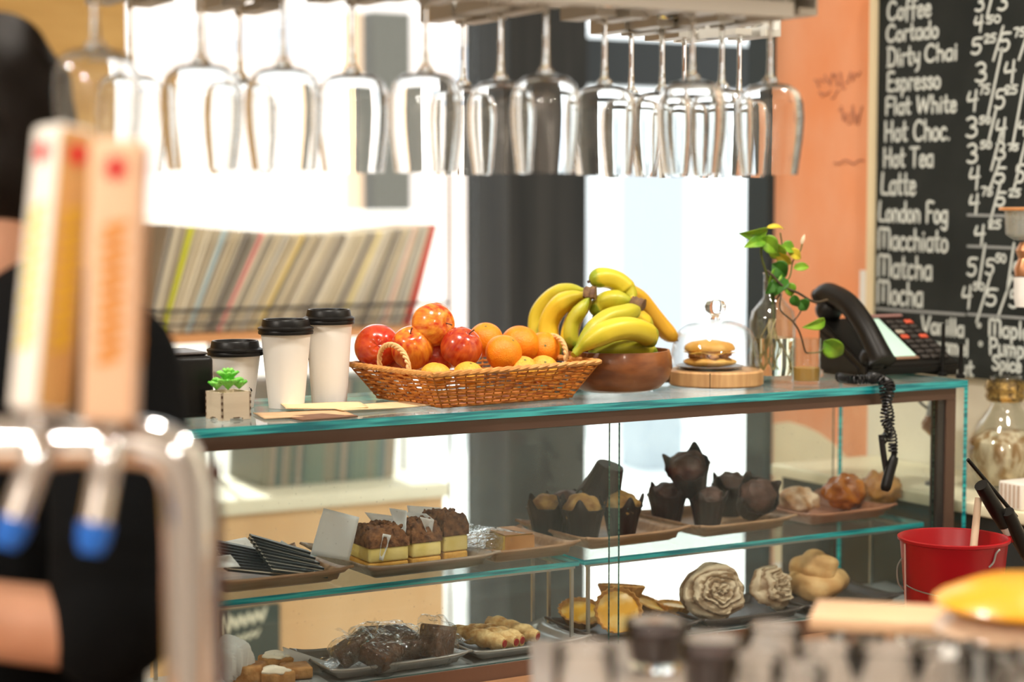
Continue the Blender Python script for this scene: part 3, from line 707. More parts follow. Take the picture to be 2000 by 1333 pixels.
apple('leftmost red apple in the basket, behind the wicker handle', 737, 678, .255, .0405, (R(-100), R(25), 0), 3, (.46, .012, .006), (.66, .09, .015))
apple('red and yellow apple second from the left with its top showing', 805, 680, .195, .0375, (R(38), R(-4), 0), 5, (.46, .014, .006), (.90, .36, .03), sz=1.12)
apple('orange streaked apple on the very top of the fruit heap', 846, 634, .185, .039, (R(60), R(78), R(20)), 9, (.58, .035, .008), (.92, .44, .05))
apple('deep red apple in the middle of the basket, left of the oranges', 901, 679, .145, .0375, (R(20), R(30), 0), 12, (.34, .008, .006), (.66, .13, .02))
apple('dark red apple half hidden beneath the topmost apple', 852, 695, .20, .034, (R(10), R(10), 0), 15, (.40, .012, .012), (.55, .08, .03))
ORM = mat('orange_peel', (.88, .22, .006), .40, col2=(.92, .30, .01), nscale=30, bump=.35, bscale=420, sss=.05)
def orange(label, px, py, v, r, tilt=(0, 0, 0), cat='orange', m=ORM, name='orange', sz=.95):
    t = thing(name, label, cat, onv(px, py, v), 0, None, rot=tilt)
    G().blob((0, 0, 0), (r, r, r*sz), amp=.03, fr=40, seg=36, ring=24, shape=lambda d: 1-.05*math.exp(-((1-d.z)/.03))).build('peel', m, t)
    G().lathe([(0, r*sz*.975), (.0022, r*sz*.97), (.0026, r*sz*.94), (.0005, r*sz*.93)], 8).build('stem_button', mat('stem_green', (.16, .17, .05), .8), t)
orange('farthest back orange, behind the deep red apple', 949, 664, .215, .0315, (R(30), 0, 0))
orange('large orange at the top right of the heap', 1016, 674, .205, .0355, (R(-20), R(20), 0))
orange('orange in front, resting on the basket rim', 984, 690, .12, .0325, (R(20), R(35), 0))
orange('orange at the right end of the basket beside the bananas', 1061, 683, .20, .031, (R(70), R(20), 0))
MAND = mat('mandarin_peel', (.88, .36, .03), .45, col2=(.80, .44, .06), nscale=40, bump=.5, bscale=260)
for i, (px, py, v, lab) in enumerate(((852, 733, .095, 'small mandarin low in the basket under the yellow streaked apple'), (916, 732, .085, 'small mandarin low in the basket under the deep red apple'),
                                       (1022, 722, .10, 'small mandarin low in the basket right of the front orange'), (1062, 722, .13, 'small mandarin lowest at the right end of the basket'))):
    orange(lab, px, py, v, .0265, (R(15*i), R(10), 0), 'mandarin', MAND, 'mandarin', .8)
# fruit lower in the heap that carries the rest
for px, py, v, r, lab in ((784, 712, .255, .030, 'red apple at the bottom of the heap between the two left apples'),):
    apple(lab, px, py, v, r, (0, R(40), 0), 21, (.42, .02, .012), (.6, .15, .04))
# --- bananas
def ban_mat(name, g1, y1):
    m = bpy.data.materials.new(name); m.use_nodes = True; nt = m.node_tree; p = nt.nodes['Principled BSDF']; p.inputs['Roughness'].default_value = .42
    at_ = nt.nodes.new('ShaderNodeAttribute'); at_.attribute_name = 'along'
    n = nt.nodes.new('ShaderNodeTexNoise'); n.inputs['Scale'].default_value = 26; tc = nt.nodes.new('ShaderNodeTexCoord'); nt.links.new(tc.outputs['Object'], n.inputs['Vector'])
    s_ = nt.nodes.new('ShaderNodeMath'); s_.operation = 'MULTIPLY_ADD'; s_.inputs[1].default_value = .45; nt.links.new(n.outputs[0], s_.inputs[0]); nt.links.new(at_.outputs['Fac'], s_.inputs[2])
    r = nt.nodes.new('ShaderNodeValToRGB'); e = r.color_ramp.elements
    e[0].position = .22; e[0].color = (*g1, 1); e[1].position = .62; e[1].color = (*y1, 1)
    x = e.new(.95); x.color = (*y1, 1); x = e.new(1.12 if False else 1.0); x.color = (g1[0]*1.1, g1[1], g1[2], 1)
    nt.links.new(s_.outputs[0], r.inputs[0]); nt.links.new(r.outputs[0], p.inputs['Base Color']); return m
BM = [ban_mat('banana_green_yellow', (.26, .36, .02), (.66, .52, .03)), ban_mat('banana_yellow', (.42, .42, .03), (.78, .54, .03)), ban_mat('banana_greener', (.20, .31, .02), (.50, .46, .03)), ban_mat('banana_ripe', (.66, .42, .03), (.80, .43, .03))]
TIP = mat('banana_tip', (.09, .05, .03), .8)
BV = .215
def banana(par, pts, r, mi, tip=True):
    """points: (pixel x, pixel y, v); stem end first"""
    W_ = [onv(a, b_, c) - par.location for a, b_, c in pts]
    P = bez(W_, 36); n = len(P); rad = []
    for i in range(n):
        t = i/(n-1)
        q = .34 + .66*min(1, max(0, (t-.10)/.22))**.7 if t < .32 else 1.0
        if t > .78: q = max(.16, (1-((t-.78)/.22)**2.2)**.75*.92+.08)
        rad.append(r*q)
    g = G(); g.tube(P, rad, 20, sec=lambda a: 1+.045*math.cos(5*a))
    o = g.build('banana', BM[mi], par)
    at_ = o.data.attributes.new('along', 'FLOAT', 'POINT')
    for k, v_ in enumerate(o.data.vertices):
        bi = min(range(n), key=lambda j: (P[j]-v_.co).length_squared); at_.data[k].value = .10 + .78*bi/(n-1)
    if tip:
        d = (P[-1]-P[-3]).normalized(); G().tube([P[-1]-d*.002, P[-1]+d*.004], [rad[-1]*1.05, rad[-1]*.8], 8).build('tip', TIP, o)
def crown(par, a, b_, r0, r1):
    A = onv(*a)-par.location; B = onv(*b_)-par.location
    G().tube(bez([A, A.lerp(B, .5), B], 8), [r0*(1-.12*math.sin(k*2.1)) + (r1-r0)*k/8 for k in range(9)], 12, sec=lambda q: 1+.12*math.cos(3*q)).build('crown', mat('banana_crown', (.13, .07, .045), .85, col2=(.22, .13, .06), nscale=120), par)
b1 = thing('banana_bunch', 'bunch of green yellow bananas arching over the left side of the bowl', 'bananas', L(.80, .20, ZT+.10))
crown(b1, (1140, 573, .20), (1164, 574, .185), .010, .0125)
banana(b1, [(1146, 570, .20), (1115, 567, .25), (1080, 580, .29), (1052, 612, .315), (1048, 650, .315), (1056, 690, .30)], .0165, 0)
banana(b1, [(1146, 575, .195), (1118, 582, .225), (1090, 600, .25), (1072, 632, .265), (1074, 668, .26), (1092, 700, .24)], .019, 1)
banana(b1, [(1152, 580, .19), (1136, 602, .19), (1118, 630, .20), (1115, 660, .20), (1128, 688, .20)], .0135, 2)
banana(b1, [(1156, 578, .215), (1140, 592, .235), (1120, 625, .245), (1112, 660, .235), (1120, 694, .22)], .0165, 1)
b2 = thing('banana_bunch', 'bunch of green yellow bananas piled over the right side of the bowl', 'bananas', L(.88, .17, ZT+.10))
crown(b2, (1234, 588, .155), (1257, 597, .135), .0085, .0105)
banana(b2, [(1238, 590, .16), (1228, 570, .18), (1205, 550, .19), (1178, 543, .195), (1152, 550, .20)], .0185, 0)
banana(b2, [(1238, 592, .155), (1214, 586, .165), (1190, 586, .18), (1172, 596, .195), (1160, 618, .20)], .0165, 2)
banana(b2, [(1246, 606, .15), (1222, 612, .12), (1185, 622, .115), (1150, 652, .115), (1122, 688, .12)][::-1], .0155, 2, False)
banana(b2, [(1124, 692, .105), (1152, 668, .09), (1190, 648, .082), (1228, 642, .08), (1262, 652, .095), (1270, 672, .12)], .0205, 0, False)
banana(b2, [(1120, 694, .13), (1160, 642, .155), (1200, 622, .155), (1235, 618, .15), (1258, 632, .15), (1262, 655, .155)], .0165, 1, False)
banana(b2, [(1150, 692, .145), (1185, 684, .135), (1225, 679, .132), (1256, 682, .14), (1278, 692, .155)], .0165, 2, False)
banana(b2, [(1238, 586, .16), (1222, 570, .20), (1250, 585, .215), (1280, 622, .22), (1302, 648, .22), (1321, 664, .22)], .0165, 3)
# --- wooden bowl
bl = onv(1205, 738, .168); bx = thing('wooden_bowl', 'round dark wooden bowl holding the bananas', 'bowl', (bl.x, bl.y, ZT+.0008), 0)
BOWLW = mat('acacia_wood', (.16, .048, .016), .32, col2=(.36, .13, .04), nscale=9, nstretch=(1, 1, 3.5), coat=.3, detail=8)
G().lathe([(0, 0), (.060, 0), (.078, .006), (.094, .022), (.1005, .042), (.0995, .060), (.0955, .0745), (.0915, .0745), (.094, .058), (.093, .042), (.085, .022), (.068, .012), (0, .010)], 64).build('bowl_body', BOWLW, bx)
# --- board, plate, sandwich, cloche
bc = onz(1398, 752, ZT); bd_ = thing('serving_board', 'round thick wooden board under the glass dome', 'board', (bc.x, bc.y, ZT+.0008), 0)
BRD = mat('board_wood', (.50, .27, .11), .55, col2=(.64, .38, .17), nscale=10, nstretch=(10, 1, 1))
G().lathe([(0, 0), (.086, 0), (.089, .003), (.089, .026), (.086, .029), (0, .029)], 64).build('board_disc', BRD, bd_)
G().box((-.118, -.020, .004), (-.080, .020, .026), TM((0, 0, 0), (0, 0, R(-2))), bevel=.006).build('board_handle', mat('dark_wood', (.13, .065, .03), .5), bd_)
G().box((-.0005, -.0896, .0005), (.0008, -.087, .0285), TM((0, 0, 0), (0, 0, R(-13)))).build('seam', BURN, bd_, False)
pl = tag(G().lathe([(0, 0), (.045, 0), (.062, .005), (.064, .0065), (.060, .0075), (.044, .0035), (0, .003)], 48).build('small_plate', mat('grey_plate', (.20, .19, .19), .35), None, loc=(bc.x-.012, bc.y, ZT+.0304)), 'small dark grey plate under the sandwich', 'plate')
sw = thing('sandwich', 'small toasted sandwich roll with filling under the glass dome', 'sandwich', (bc.x-.012, bc.y, ZT+.0345), R(8))
BUN = mat('bun_crust', (.66, .32, .05), .5, col2=(.80, .48, .12), nscale=35, bump=.3, bscale=90)
G().blob((0, 0, .009), (.050, .034, .0105), amp=.12, fr=60).build('bottom_bun', BUN, sw)
G().blob((0, 0, .034), (.048, .033, .017), amp=.10, fr=50, shape=lambda d: 1 if d.z > -.3 else .9).build('top_bun', BUN, sw)
g = G()
for k in range(16):
    a = random.uniform(0, 2*PI); g.blob((.040*math.cos(a)*random.uniform(.5, 1), .029*math.sin(a)*random.uniform(.6, 1.05), .021+random.uniform(-.003, .004)), (.010, .008, .0045), amp=.4, fr=120, seg=12, ring=8, seed=k)
g.build('filling', mat('filling_brown', (.40, .13, .03), .5, col2=(.62, .32, .08), nscale=60), sw)
G().grid(lambda x, y: ((x-.5)*.085, (y-.5)*.062, .0265+.0025*math.sin(9*x)*math.cos(7*y)), 12, 12).build('cheese', mat('cheese_yellow', (.85, .48, .06), .4), sw, solid=.0015)
cl = thing('glass_dome', 'clear glass dome with a round knob over the sandwich', 'dome', (bc.x-.002, bc.y, ZT+.0304), 0)
prof = [(.0835, 0), (.0845, .004), (.083, .03), (.078, .052), (.067, .072), (.050, .085), (.028, .0915), (.0, .0925)]
inn = [(max(0, r-.0026), z-.0026*(z > .06)) for r, z in prof][::-1]; inn[-1] = (.0812, 0)
DOMEG = pane('dome_glass', (.985, .99, .99), 1.6)
G().lathe(prof + inn + [prof[0]], 64).build('dome', DOMEG, cl)
G().lathe([(0, .0926), (.010, .0928), (.007, .098), (.009, .102), (.0175, .109), (.0195, .118), (.015, .127), (.006, .130), (0, .1302)], 32, wob=lambda a, z: 1+(.06*math.cos(6*a) if z > .104 else 0)).build('knob', GLASS, cl)
# --- vase with pothos
vp = onz(1512, 750, ZT); vs = thing('glass_vase', 'tall clear glass bottle vase with water and roots', 'vase', (vp.x, vp.y+.03, ZT+.0008), 0)
VG = pane('vase_glass', (.96, .98, .97), 1.8)
prof = [(0, 0), (.040, 0), (.043, .004), (.044, .03), (.044, .115), (.040, .135), (.026, .152), (.018, .162), (.018, .205), (.020, .208)]
inn = [(.0175, .207), (.0155, .204), (.0155, .163), (.023, .151), (.0375, .134), (.0415, .114), (.0415, .03), (.038, .014), (0, .014)]
G().lathe(prof+inn, 48).build('bottle', VG, vs)
G().lathe([(0, .0145), (.0375, .0145), (.041, .031), (.041, .085), (0, .085)], 40).build('water', WATER, vs)
g = G()
for k in range(16):
    a = random.uniform(0, 2*PI); p = [Vector((.006*math.cos(a), .006*math.sin(a), .12))]
    for j in range(5): p.append(p[-1] + Vector((random.uniform(-.010, .010), random.uniform(-.010, .010), -.019)))
    p = [Vector((max(-.033, min(.033, q.x)), max(-.02, min(.02, q.y)), max(.02, q.z))) for q in p]
    g.tube(bez(p, 15), .0011, 5)
g.build('roots', mat('root_tan', (.42, .33, .13), .8), vs)
po = thing('pothos_cutting', 'trailing green pothos cutting growing out of the glass vase', 'plant', (vs.location.x, vs.location.y, ZT+.13))
vb = UV(vs.location)[1]
LEAF = mat('pothos_leaf', (.09, .27, .012), .4, col2=(.24, .44, .03), nscale=30, sss=.1); LEAFY = mat('yellow_leaf', (.62, .50, .03), .5); LEAFD = mat('dark_leaf', (.03, .13, .01), .4)
STEMM = mat('vine_stem', (.10, .13, .03), .6); STB = mat('vine_brown', (.06, .04, .02), .6)
def pxv(px, py, dv=0): return onv(px, py, vb+dv) - po.location
def vine(pts, r, m): G().tube(bez([pxv(*p) for p in pts], 40), r, 8).build('stem', m, po)
vine([(1512, 640, 0), (1510, 600, 0), (1500, 545, -.01), (1488, 505, -.015), (1487, 480, -.015), (1492, 455, -.01)], .0022, STEMM)
vine([(1512, 640, 0), (1513, 590, 0), (1497, 530, -.012), (1530, 560, -.03), (1560, 573, -.04), (1590, 590, -.05), (1616, 586, -.05)], .0024, STB)
vine([(1514, 590, -.01), (1525, 575, -.03), (1524, 605, -.04), (1548, 628, -.05), (1562, 650, -.05), (1572, 685, -.05), (1578, 690, -.05)], .0017, STB)
vine([(1548, 630, -.05), (1562, 612, -.05), (1566, 596, -.05), (1560, 585, -.05)], .0014, STB)
vine([(1510, 560, -.01), (1540, 545, -.02), (1549, 510, -.02), (1563, 490, -.02), (1568, 470, -.02)], .0014, STEMM)
vine([(1520, 520, -.01), (1528, 490, -.01), (1524, 455, -.01)], .0013, STEMM)
vine([(1578, 690, -.05), (1600, 688, -.06), (1612, 676, -.06), (1628, 670, -.06)], .0012, STEMM)
def pleaf(bx_, by_, tx, ty, w, m, dv=0, roll=0.3, dv2=None):
    A = pxv(bx_, by_, dv); B = pxv(tx, ty, dv if dv2 is None else dv2); ax = B-A; ln = ax.length; ax.normalize()
    toc = (CAM - (A+po.location)).normalized(); side = ax.cross(toc).normalized(); nr = side.cross(ax).normalized()
    side = (side*math.cos(roll)+nr*math.sin(roll)); nr = side.cross(ax).normalized()
    def f(x, y):
        q = (y-.5)*2; prof_ = (math.sin(PI*x**.62)**.85) if 0 < x < 1 else 0
        xx = x - .10*(1-x)*abs(q)**.5*0
        return A + ax*(ln*(xx - .09*abs(q)*max(0, 1-3*x))) + side*(q*w*.5*prof_) + nr*(ln*(.14*math.sin(PI*x)) + .20*w*abs(q)*prof_)
    G().grid(f, 12, 9).build('leaf', m, po, solid=.0005)
for a in ((1494, 452, 1442, 456, .030, LEAF, -.012, .5), (1490, 470, 1452, 484, .026, LEAF, -.015, -.2), (1488, 468, 1518, 494, .034, LEAF, -.015, .3), (1500, 446, 1532, 449, .012, LEAFY, -.01, .9),
          (1512, 478, 1534, 505, .034, LEAF, -.012, -.4), (1528, 482, 1552, 492, .026, LEAF, -.02, .6), (1540, 492, 1564, 506, .022, LEAFY, -.02, .4), (1520, 496, 1546, 516, .024, LEAFY, -.012, -.3),
          (1510, 518, 1536, 540, .036, LEAFD, -.012, .2), (1518, 530, 1500, 556, .026, LEAF, -.012, .4), (1552, 524, 1580, 522, .017, LEAF, -.02, .3), (1530, 545, 1512, 580, .034, LEAFD, -.02, -.2),
          (1508, 555, 1494, 574, .024, LEAFD, -.02, .6), (1536, 556, 1546, 580, .026, LEAF, -.03, .5), (1562, 588, 1576, 606, .026, LEAFD, -.05, .2), (1552, 578, 1560, 600, .022, LEAFD, -.05, -.5),
          (1608, 628, 1566, 640, .022, LEAF, -.06, .3), (1612, 668, 1646, 692, .040, LEAF, -.06, -.2), (1566, 476, 1572, 458, .007, mat('dry_tip', (.75, .62, .45), .6), -.02, .2)): pleaf(*a)
# --- small candle glass
cg = onz(1578, 752, ZT); ct = thing('candle_glass', 'small clear glass with an amber candle, right of the vase', 'candle', (cg.x, cg.y+.02, ZT+.0008))
prof = [(0, 0), (.024, 0), (.0265, .003), (.0275, .085), (.0262, .0855), (.0248, .006), (0, .006)]
G().lathe(prof, 40).build('tumbler', VG, ct)
G().lathe([(0, .0062), (.0244, .0062), (.0247, .030), (0, .031)], 32).build('wax', mat('amber_wax', (.50, .26, .05), .4), ct)
# --- desk telephone
pp = L(1.40, .10, ZT+.0008)
ph = thing('desk_telephone', 'black desk telephone with a pale green screen and red keys', 'telephone', pp, TH-R(4)); ph.scale = (1.08, 1.08, 1.05)
PH = mat('phone_black', (.008, .007, .006), .38, spec=.35)
D_ = .15
def wedge(x0, x1, y0, y1, zf, zb, z0): # sloped desk body
    vs_ = [(x0,y0,z0),(x1,y0,z0),(x1,y1,z0),(x0,y1,z0),(x0,y0,zf),(x1,y0,zf),(x1,y1,zb),(x0,y1,zb)]
    bm = bmesh.new(); v_ = [bm.verts.new(q) for q in vs_]
    for f in [(0,3,2,1),(4,5,6,7),(0,1,5,4),(1,2,6,5),(2,3,7,6),(3,0,4,7)]: bm.faces.new([v_[i] for i in f])
    bmesh.ops.bevel(bm, geom=bm.edges[:], offset=.004, segments=2, affect='EDGES'); bm.verts.index_update()
    g = G(); g.add([v.co.copy() for v in bm.verts], [[v.index for v in f.verts] for f in bm.faces]); bm.free(); return g
wedge(.015, .225, .0, .15, .022, .105, .006).build('body', PH, ph)
G().box((.02, .005, 0), (.06, .14, .006)).box((.18, .005, 0), (.22, .14, .006)).build('foot', PH, ph, False)
sl_ang = math.atan2(.083, .15)
SLM = TM((0, 0, .0222), (sl_ang, 0, 0))            # plane of the sloped face
sc = G().box((.075, .028, .0004), (.143, .158, .003), SLM, bevel=.001).build('screen', mat('lcd_green', (.50, .72, .60), .35, emit=.18), ph)
G().box((.074, .018, .0004), (.144, .026, .004), SLM, bevel=.001).build('screen_bar', mat('phone_trim', (.45, .26, .17), .3, .5), ph)
G().box((.075, .160, .0004), (.200, .168, .006), SLM, bevel=.001).build('top_bar', mat('phone_bar', (.32, .17, .15), .4), ph)
KEY = mat('key_grey', (.045, .038, .034), .5); KEYR = mat('key_red', (.62, .10, .05), .5); KEYW = mat('key_light', (.40, .35, .28), .5)
for r_ in range(8):
    for c_ in range(3):
        m = KEY
        if (r_, c_) in ((7, 2), (4, 0), (4, 2)): m = KEYR
        if (r_, c_) in ((5, 0),): m = KEYW
        x0 = .152 + .0215*c_; y0 = .018 + .0172*r_
        G().box((x0, y0, .0004), (x0+.0165, y0+.0115, .0042), SLM, bevel=.0012).build('key', m, ph)
hp = [(.042, .018, .052), (.040, .050, .083), (.040, .085, .115), (.041, .122, .142)]
P = bez([(.040, -.012, .030), (.040, .002, .050), (.040, .045, .098), (.040, .095, .135), (.040, .150, .150), (.040, .168, .140)], 30)
hs = G().tube(P, [.0205+.006*(abs(i/(len(P)-1)-.5)*2)**3 for i in range(len(P))], 18, flat=(1, 0, 0), sec=lambda a: 1.0).build('handset', PH, ph)
for nm, y, z in (('mouthpiece', .012, .040), ('earpiece', .150, .122)): G().lathe([(0, -.018), (.020, -.018), (.025, -.010), (.025, .004), (.018, .014), (0, .016)], 24, TM((.040, y, z), (sl_ang+R(8), 0, 0))).build(nm, PH, hs)
wedge(.012, .070, .02, .14, .020, .085, .008).build('cradle', PH, ph)
# coiled cord: two strands over the front edge
def coil(pts, R_, pitch, wire, name, par, m):
    base = bez(pts, 160); T = []; ln = [0]
    for i in range(1, len(base)): ln.append(ln[-1] + (base[i]-base[i-1]).length)
    tot = ln[-1]; turns = tot/pitch; n = int(turns*9); out = []; j = 0
    nr = Vector((1, 0, 0))
    for k in range(n+1):
        s_ = tot*k/n
        while j < len(base)-2 and ln[j+1] < s_: j += 1
        t_ = (s_-ln[j])/max(1e-9, ln[j+1]-ln[j]); c_ = base[j].lerp(base[j+1], t_); d_ = (base[j+1]-base[j]).normalized()
        nr = (nr - d_*nr.dot(d_)).normalized(); b_ = d_.cross(nr); a = 2*PI*turns*k/n
        out.append(c_ + (nr*math.cos(a)+b_*math.sin(a))*R_)
    return G().tube(out, wire, 5).build(name, m, par)
cd = thing('telephone_cord', 'black coiled telephone cord looped down over the case front', 'cord', L(1.45, -.02, ZT))
CORD = mat('cord_black', (.012, .012, .013), .3)
def cx(px, py, v): return onv(px, py, v) - cd.location
def ct_(px, py): return onz(px, py, ZT+.0108) - cd.location
coil([ct_(1638, 737), ct_(1668, 742), ct_(1700, 742), cx(1722, 744, -.018), cx(1728, 775, -.019), cx(1738, 815, -.019), cx(1734, 848, -.020), cx(1722, 862, -.02)], .0078, .0062, .0019, 'coil', cd, CORD)
coil([ct_(1700, 735), cx(1738, 752, -.022), cx(1732, 790, -.030), cx(1728, 820, -.030), cx(1742, 850, -.030), cx(1744, 885, -.028)], .0078, .0064, .0019, 'coil', cd, CORD)
G().tube(bez([cx(1721, 850, -.02), cx(1726, 890, -.022), cx(1732, 925, -.022)], 14), .0058, 12).tube(bez([cx(1744, 868, -.028), cx(1746, 890, -.028), cx(1736, 915, -.026)], 14), .0058, 12).build('cord_loop', CORD, cd)
G().tube(bez([cx(1747, 893, -.034), cx(1737, 925, -.034), cx(1728, 960, -.034)], 10), [.0075, .0085, .0095, .0095, .0098, .0098, .0102, .0102, .0102, .0095, .006][:len(bez([cx(1747, 893, -.034), cx(1737, 925, -.034), cx(1728, 960, -.034)], 10))], 14).build('cord_end', BLACKP, cd)
# --- router antennas behind the phone
for lab, (px, y0, y1) in (('thin black rod antenna close behind the telephone keypad', (1841, 738, 634)), ('thin black rod antenna at the right end of the case top', (1876, 742, 672))):
    p = onz(px, y0-2, ZT); zt_ = onv(px, y1, UV(p)[1]).z
    an = thing('rod_antenna', lab, 'antenna', (p.x, p.y, ZT+.0008))
    G().lathe([(0, 0), (.009, 0), (.009, .006), (.0045, .009), (0, .009)], 16).build('foot', BLACKP, an)
    G().tube([(0, 0, .0092), (.0, 0, zt_-ZT)], [.0046, .004], 10).build('rod', BLACKP, an)
#PART4
# ================================================================== trays and baking inside the case
def upx(px, v): return UV(onv(px, 1000, v))[0]
def tray(name, label, u, v, z, a, m, rz=0, b=None, h=.020, cat='tray'):
    b = b or a
    def f(x, y):
        x = 2*x-1; y = 2*y-1; s = max(abs(x), abs(y)); q = max(0, (s-.80)/.20); q = q*q*(3-2*q)
        c = (abs(x)*abs(y))**6; k = 1 + .05*c - .02*(1-c)*(s > .9)
        return (x*a*k, y*b*k, .0005 + h*q + .006*c)
    o = G().grid(f, 29, 29).build(name, m, None, solid=.0045, loc=L(u, v, z), rot=(0, 0, TH+rz), offset=1)
    return tag(o, label, cat)
ZT1 = ZS + .0012
tray('wooden_tray', 'square wooden tray with the pile of black wafer sticks', .19, .19, ZT1, .115, TRAYW)
tray('wooden_tray', 'grey wooden tray under the crumble cake slices', .450, .185, ZT1, .122, GREYTRAY, R(2))
tray('wooden_tray', 'small wooden tray with the wrapped loaf slice', .662, .18, ZT1, .088, TRAYW, R(2), b=.095)
tray('wooden_tray', 'wooden tray holding the muffins behind the door edges', .888, .218, ZT1, .112, TRAYW, R(3))
tray('wooden_tray', 'wooden tray holding the chocolate muffins right of the door edges', 1.135, .218, ZT1, .112, TRAYW, R(3))
tray('wooden_tray', 'reddish wooden tray holding the glazed pastries', 1.392, .218, ZT1, .108, mat('red_tray', (.36, .15, .08), .45, col2=(.46, .21, .12), nscale=14, nstretch=(1, 8, 8)), R(3))
# --- muffins in tulip papers
MUFP = mat('tulip_paper', (.014, .009, .008), .6, col2=(.03, .019, .016), nscale=30); MUFP2 = mat('tulip_paper_brown', (.024, .012, .010), .55, col2=(.045, .023, .018), nscale=30)
CAKE_B = mat('muffin_golden', (.20, .09, .025), .7, col2=(.40, .24, .07), nscale=40, bump=.6, bscale=120); CAKE_C = mat('muffin_chocolate', (.05, .02, .013), .6, col2=(.10, .042, .028), nscale=50, bump=.7, bscale=110)
def muffin(label, px, v, z, sc_, cake, paper, rot=(0, 0, 0), seed=0):
    t = thing('muffin', label, 'muffin', L(upx(px, v), v, z), 0, None, rot=rot); t.scale = (sc_,)*3
    n = 96; prof = [(0, 0), (.0235, 0), (.0245, .002), (.031, .034), (.036, .052), (.039, .062)]
    def wob(a, zz):
        q = max(0, (zz-.045)/.017); return 1 + .022*math.cos(14*a) + .10*q*max(0, math.cos(4*a+seed))**3
    vs = []; fs = []
    for i, (r, zz) in enumerate(prof):
        for k in range(n):
            a = 2*PI*k/n; rr = r*wob(a, zz); pk = max(0, math.cos(4*a+seed))
            z2 = zz + (i == len(prof)-1)*(.014*pk**2.5 - .006*(1-pk)) + (i == len(prof)-2)*(.003*pk)
            vs.append((rr*math.cos(a), rr*math.sin(a), z2))
    for i in range(1, len(prof)-1):
        for k in range(n): k2 = (k+1) % n; fs.append((i*n+k, i*n+k2, (i+1)*n+k2, (i+1)*n+k))
    fs.append(tuple(n+k for k in range(n-1, -1, -1)))
    G().add(vs, fs).build('paper_case', paper, t, solid=.0008)
    G().blob((0, 0, .0535), (.0325, .0325, .0255), amp=.22, fr=70, seg=36, ring=22, seed=seed).build('cake', cake, t)
ZM = ZT1 + .0055
muffin('golden topped muffin at the left end of the dark muffins', 1068, .255, ZM, 1.0, CAKE_B, MUFP, (0, 0, 1), 1)
muffin('golden topped muffin at the front of its tray, left of the door edges', 1138, .185, ZM, 1.08, CAKE_B, MUFP, (0, 0, .4), 2.2)
muffin('golden topped muffin right behind the two door edges', 1214, .195, ZM, 1.02, CAKE_B, MUFP, (0, 0, 2), .4)
muffin('dark muffin at the back of the tray, mostly hidden by the golden ones', 1110, .285, ZM, .98, CAKE_C, MUFP, (0, 0, 2), 3)
muffin('dark muffin lying upside down on top of the golden muffins', 1192, .225, ZM+.128, 1.05, CAKE_C, MUFP, (R(196), R(14), .3), 5)
muffin('chocolate muffin at the left of its heap, paper peaks spread', 1303, .255, ZM, 1.02, CAKE_C, MUFP2, (0, 0, .9), .9)
muffin('chocolate muffin in the front middle of its heap', 1382, .195, ZM, .96, CAKE_C, MUFP2, (0, 0, .5), 4)
muffin('chocolate muffin tipped over at the right of its heap', 1462, .195, ZM+.026, 1.05, CAKE_C, MUFP2, (R(52), R(22), 0), 2.8)
muffin('chocolate muffin at the back right of its heap with a raised paper peak', 1430, .275, ZM, 1.08, CAKE_C, MUFP2, (0, 0, 2.4), .1)
muffin('chocolate muffin balanced tilted on top of its heap', 1352, .225, ZM+.068, 1.10, CAKE_C, MUFP2, (R(28), R(-24), .3), 3.6)
# --- glazed pastries
GLZ = mat('glazed_pastry', (.28, .065, .006), .25, col2=(.64, .21, .02), nscale=30, bump=.9, bscale=70, coat=.4); SUG = mat('sugared_pastry', (.42, .19, .06), .6, col2=(.74, .58, .42), nscale=28, bump=.5, bscale=90)
def pastry(label, px, v, z, r, m, seed, rz=0):
    o = G().blob((0, 0, 0), r, amp=.26, fr=52, seg=60, ring=40, seed=seed, shape=lambda d: (1+.06*math.cos(11*d.x+3*d.y+seed)*(d.z > -.4)) * (1 if d.z > -.45 else .9)).build('pastry', m, None, loc=L(upx(px, v), v, z+r[2]*.94), rot=(0, 0, TH+rz)); tag(o, label, 'pastry')
pastry('sugar dusted pastry at the left end of the reddish tray', 1557, .215, ZM, (.046, .038, .028), SUG, 1, .1)
pastry('glossy orange brown pastry in the middle of the reddish tray', 1650, .205, ZM, (.046, .038, .037), GLZ, 4, .2)
pastry('golden brown pastry at the right end of the reddish tray, behind the cord end', 1718, .225, ZM, (.044, .038, .034), mat('brown_pastry', (.30, .11, .025), .4, col2=(.54, .26, .07), nscale=24, bump=.5, bscale=70), 8, -.2)
# --- crumble cake slices with parchment
CRUST = mat('cake_crust', (.56, .27, .04), .7, col2=(.68, .38, .08), nscale=50, bump=.5, bscale=150); CUST = mat('custard', (.74, .56, .15), .6, col2=(.82, .66, .26), nscale=30, bump=.2, bscale=100)
CRUM = mat('crumble', (.085, .028, .010), .75, col2=(.26, .11, .04), nscale=90, bump=1.0, bscale=160)
def psheet(name, pts, m, par=None, bulge=0, solid=.0005, label=None):
    P = [onv(*p) for p in pts]
    base = par.matrix_basis.inverted() if par is not None else Matrix.Translation(-P[0])
    def f(x, y):
        p = P[0].lerp(P[1], x).lerp(P[3].lerp(P[2], x), y) + V*(bulge*math.sin(PI*x)*math.sin(PI*y)) + V*.0012*mnoise.noise(Vector((x*5, y*5, len(pts[0])*pts[0][0])))*2
        return base @ p
    return G().grid(f, 10, 10).build(name, m, par, solid=solid, loc=None if par is not None else P[0])
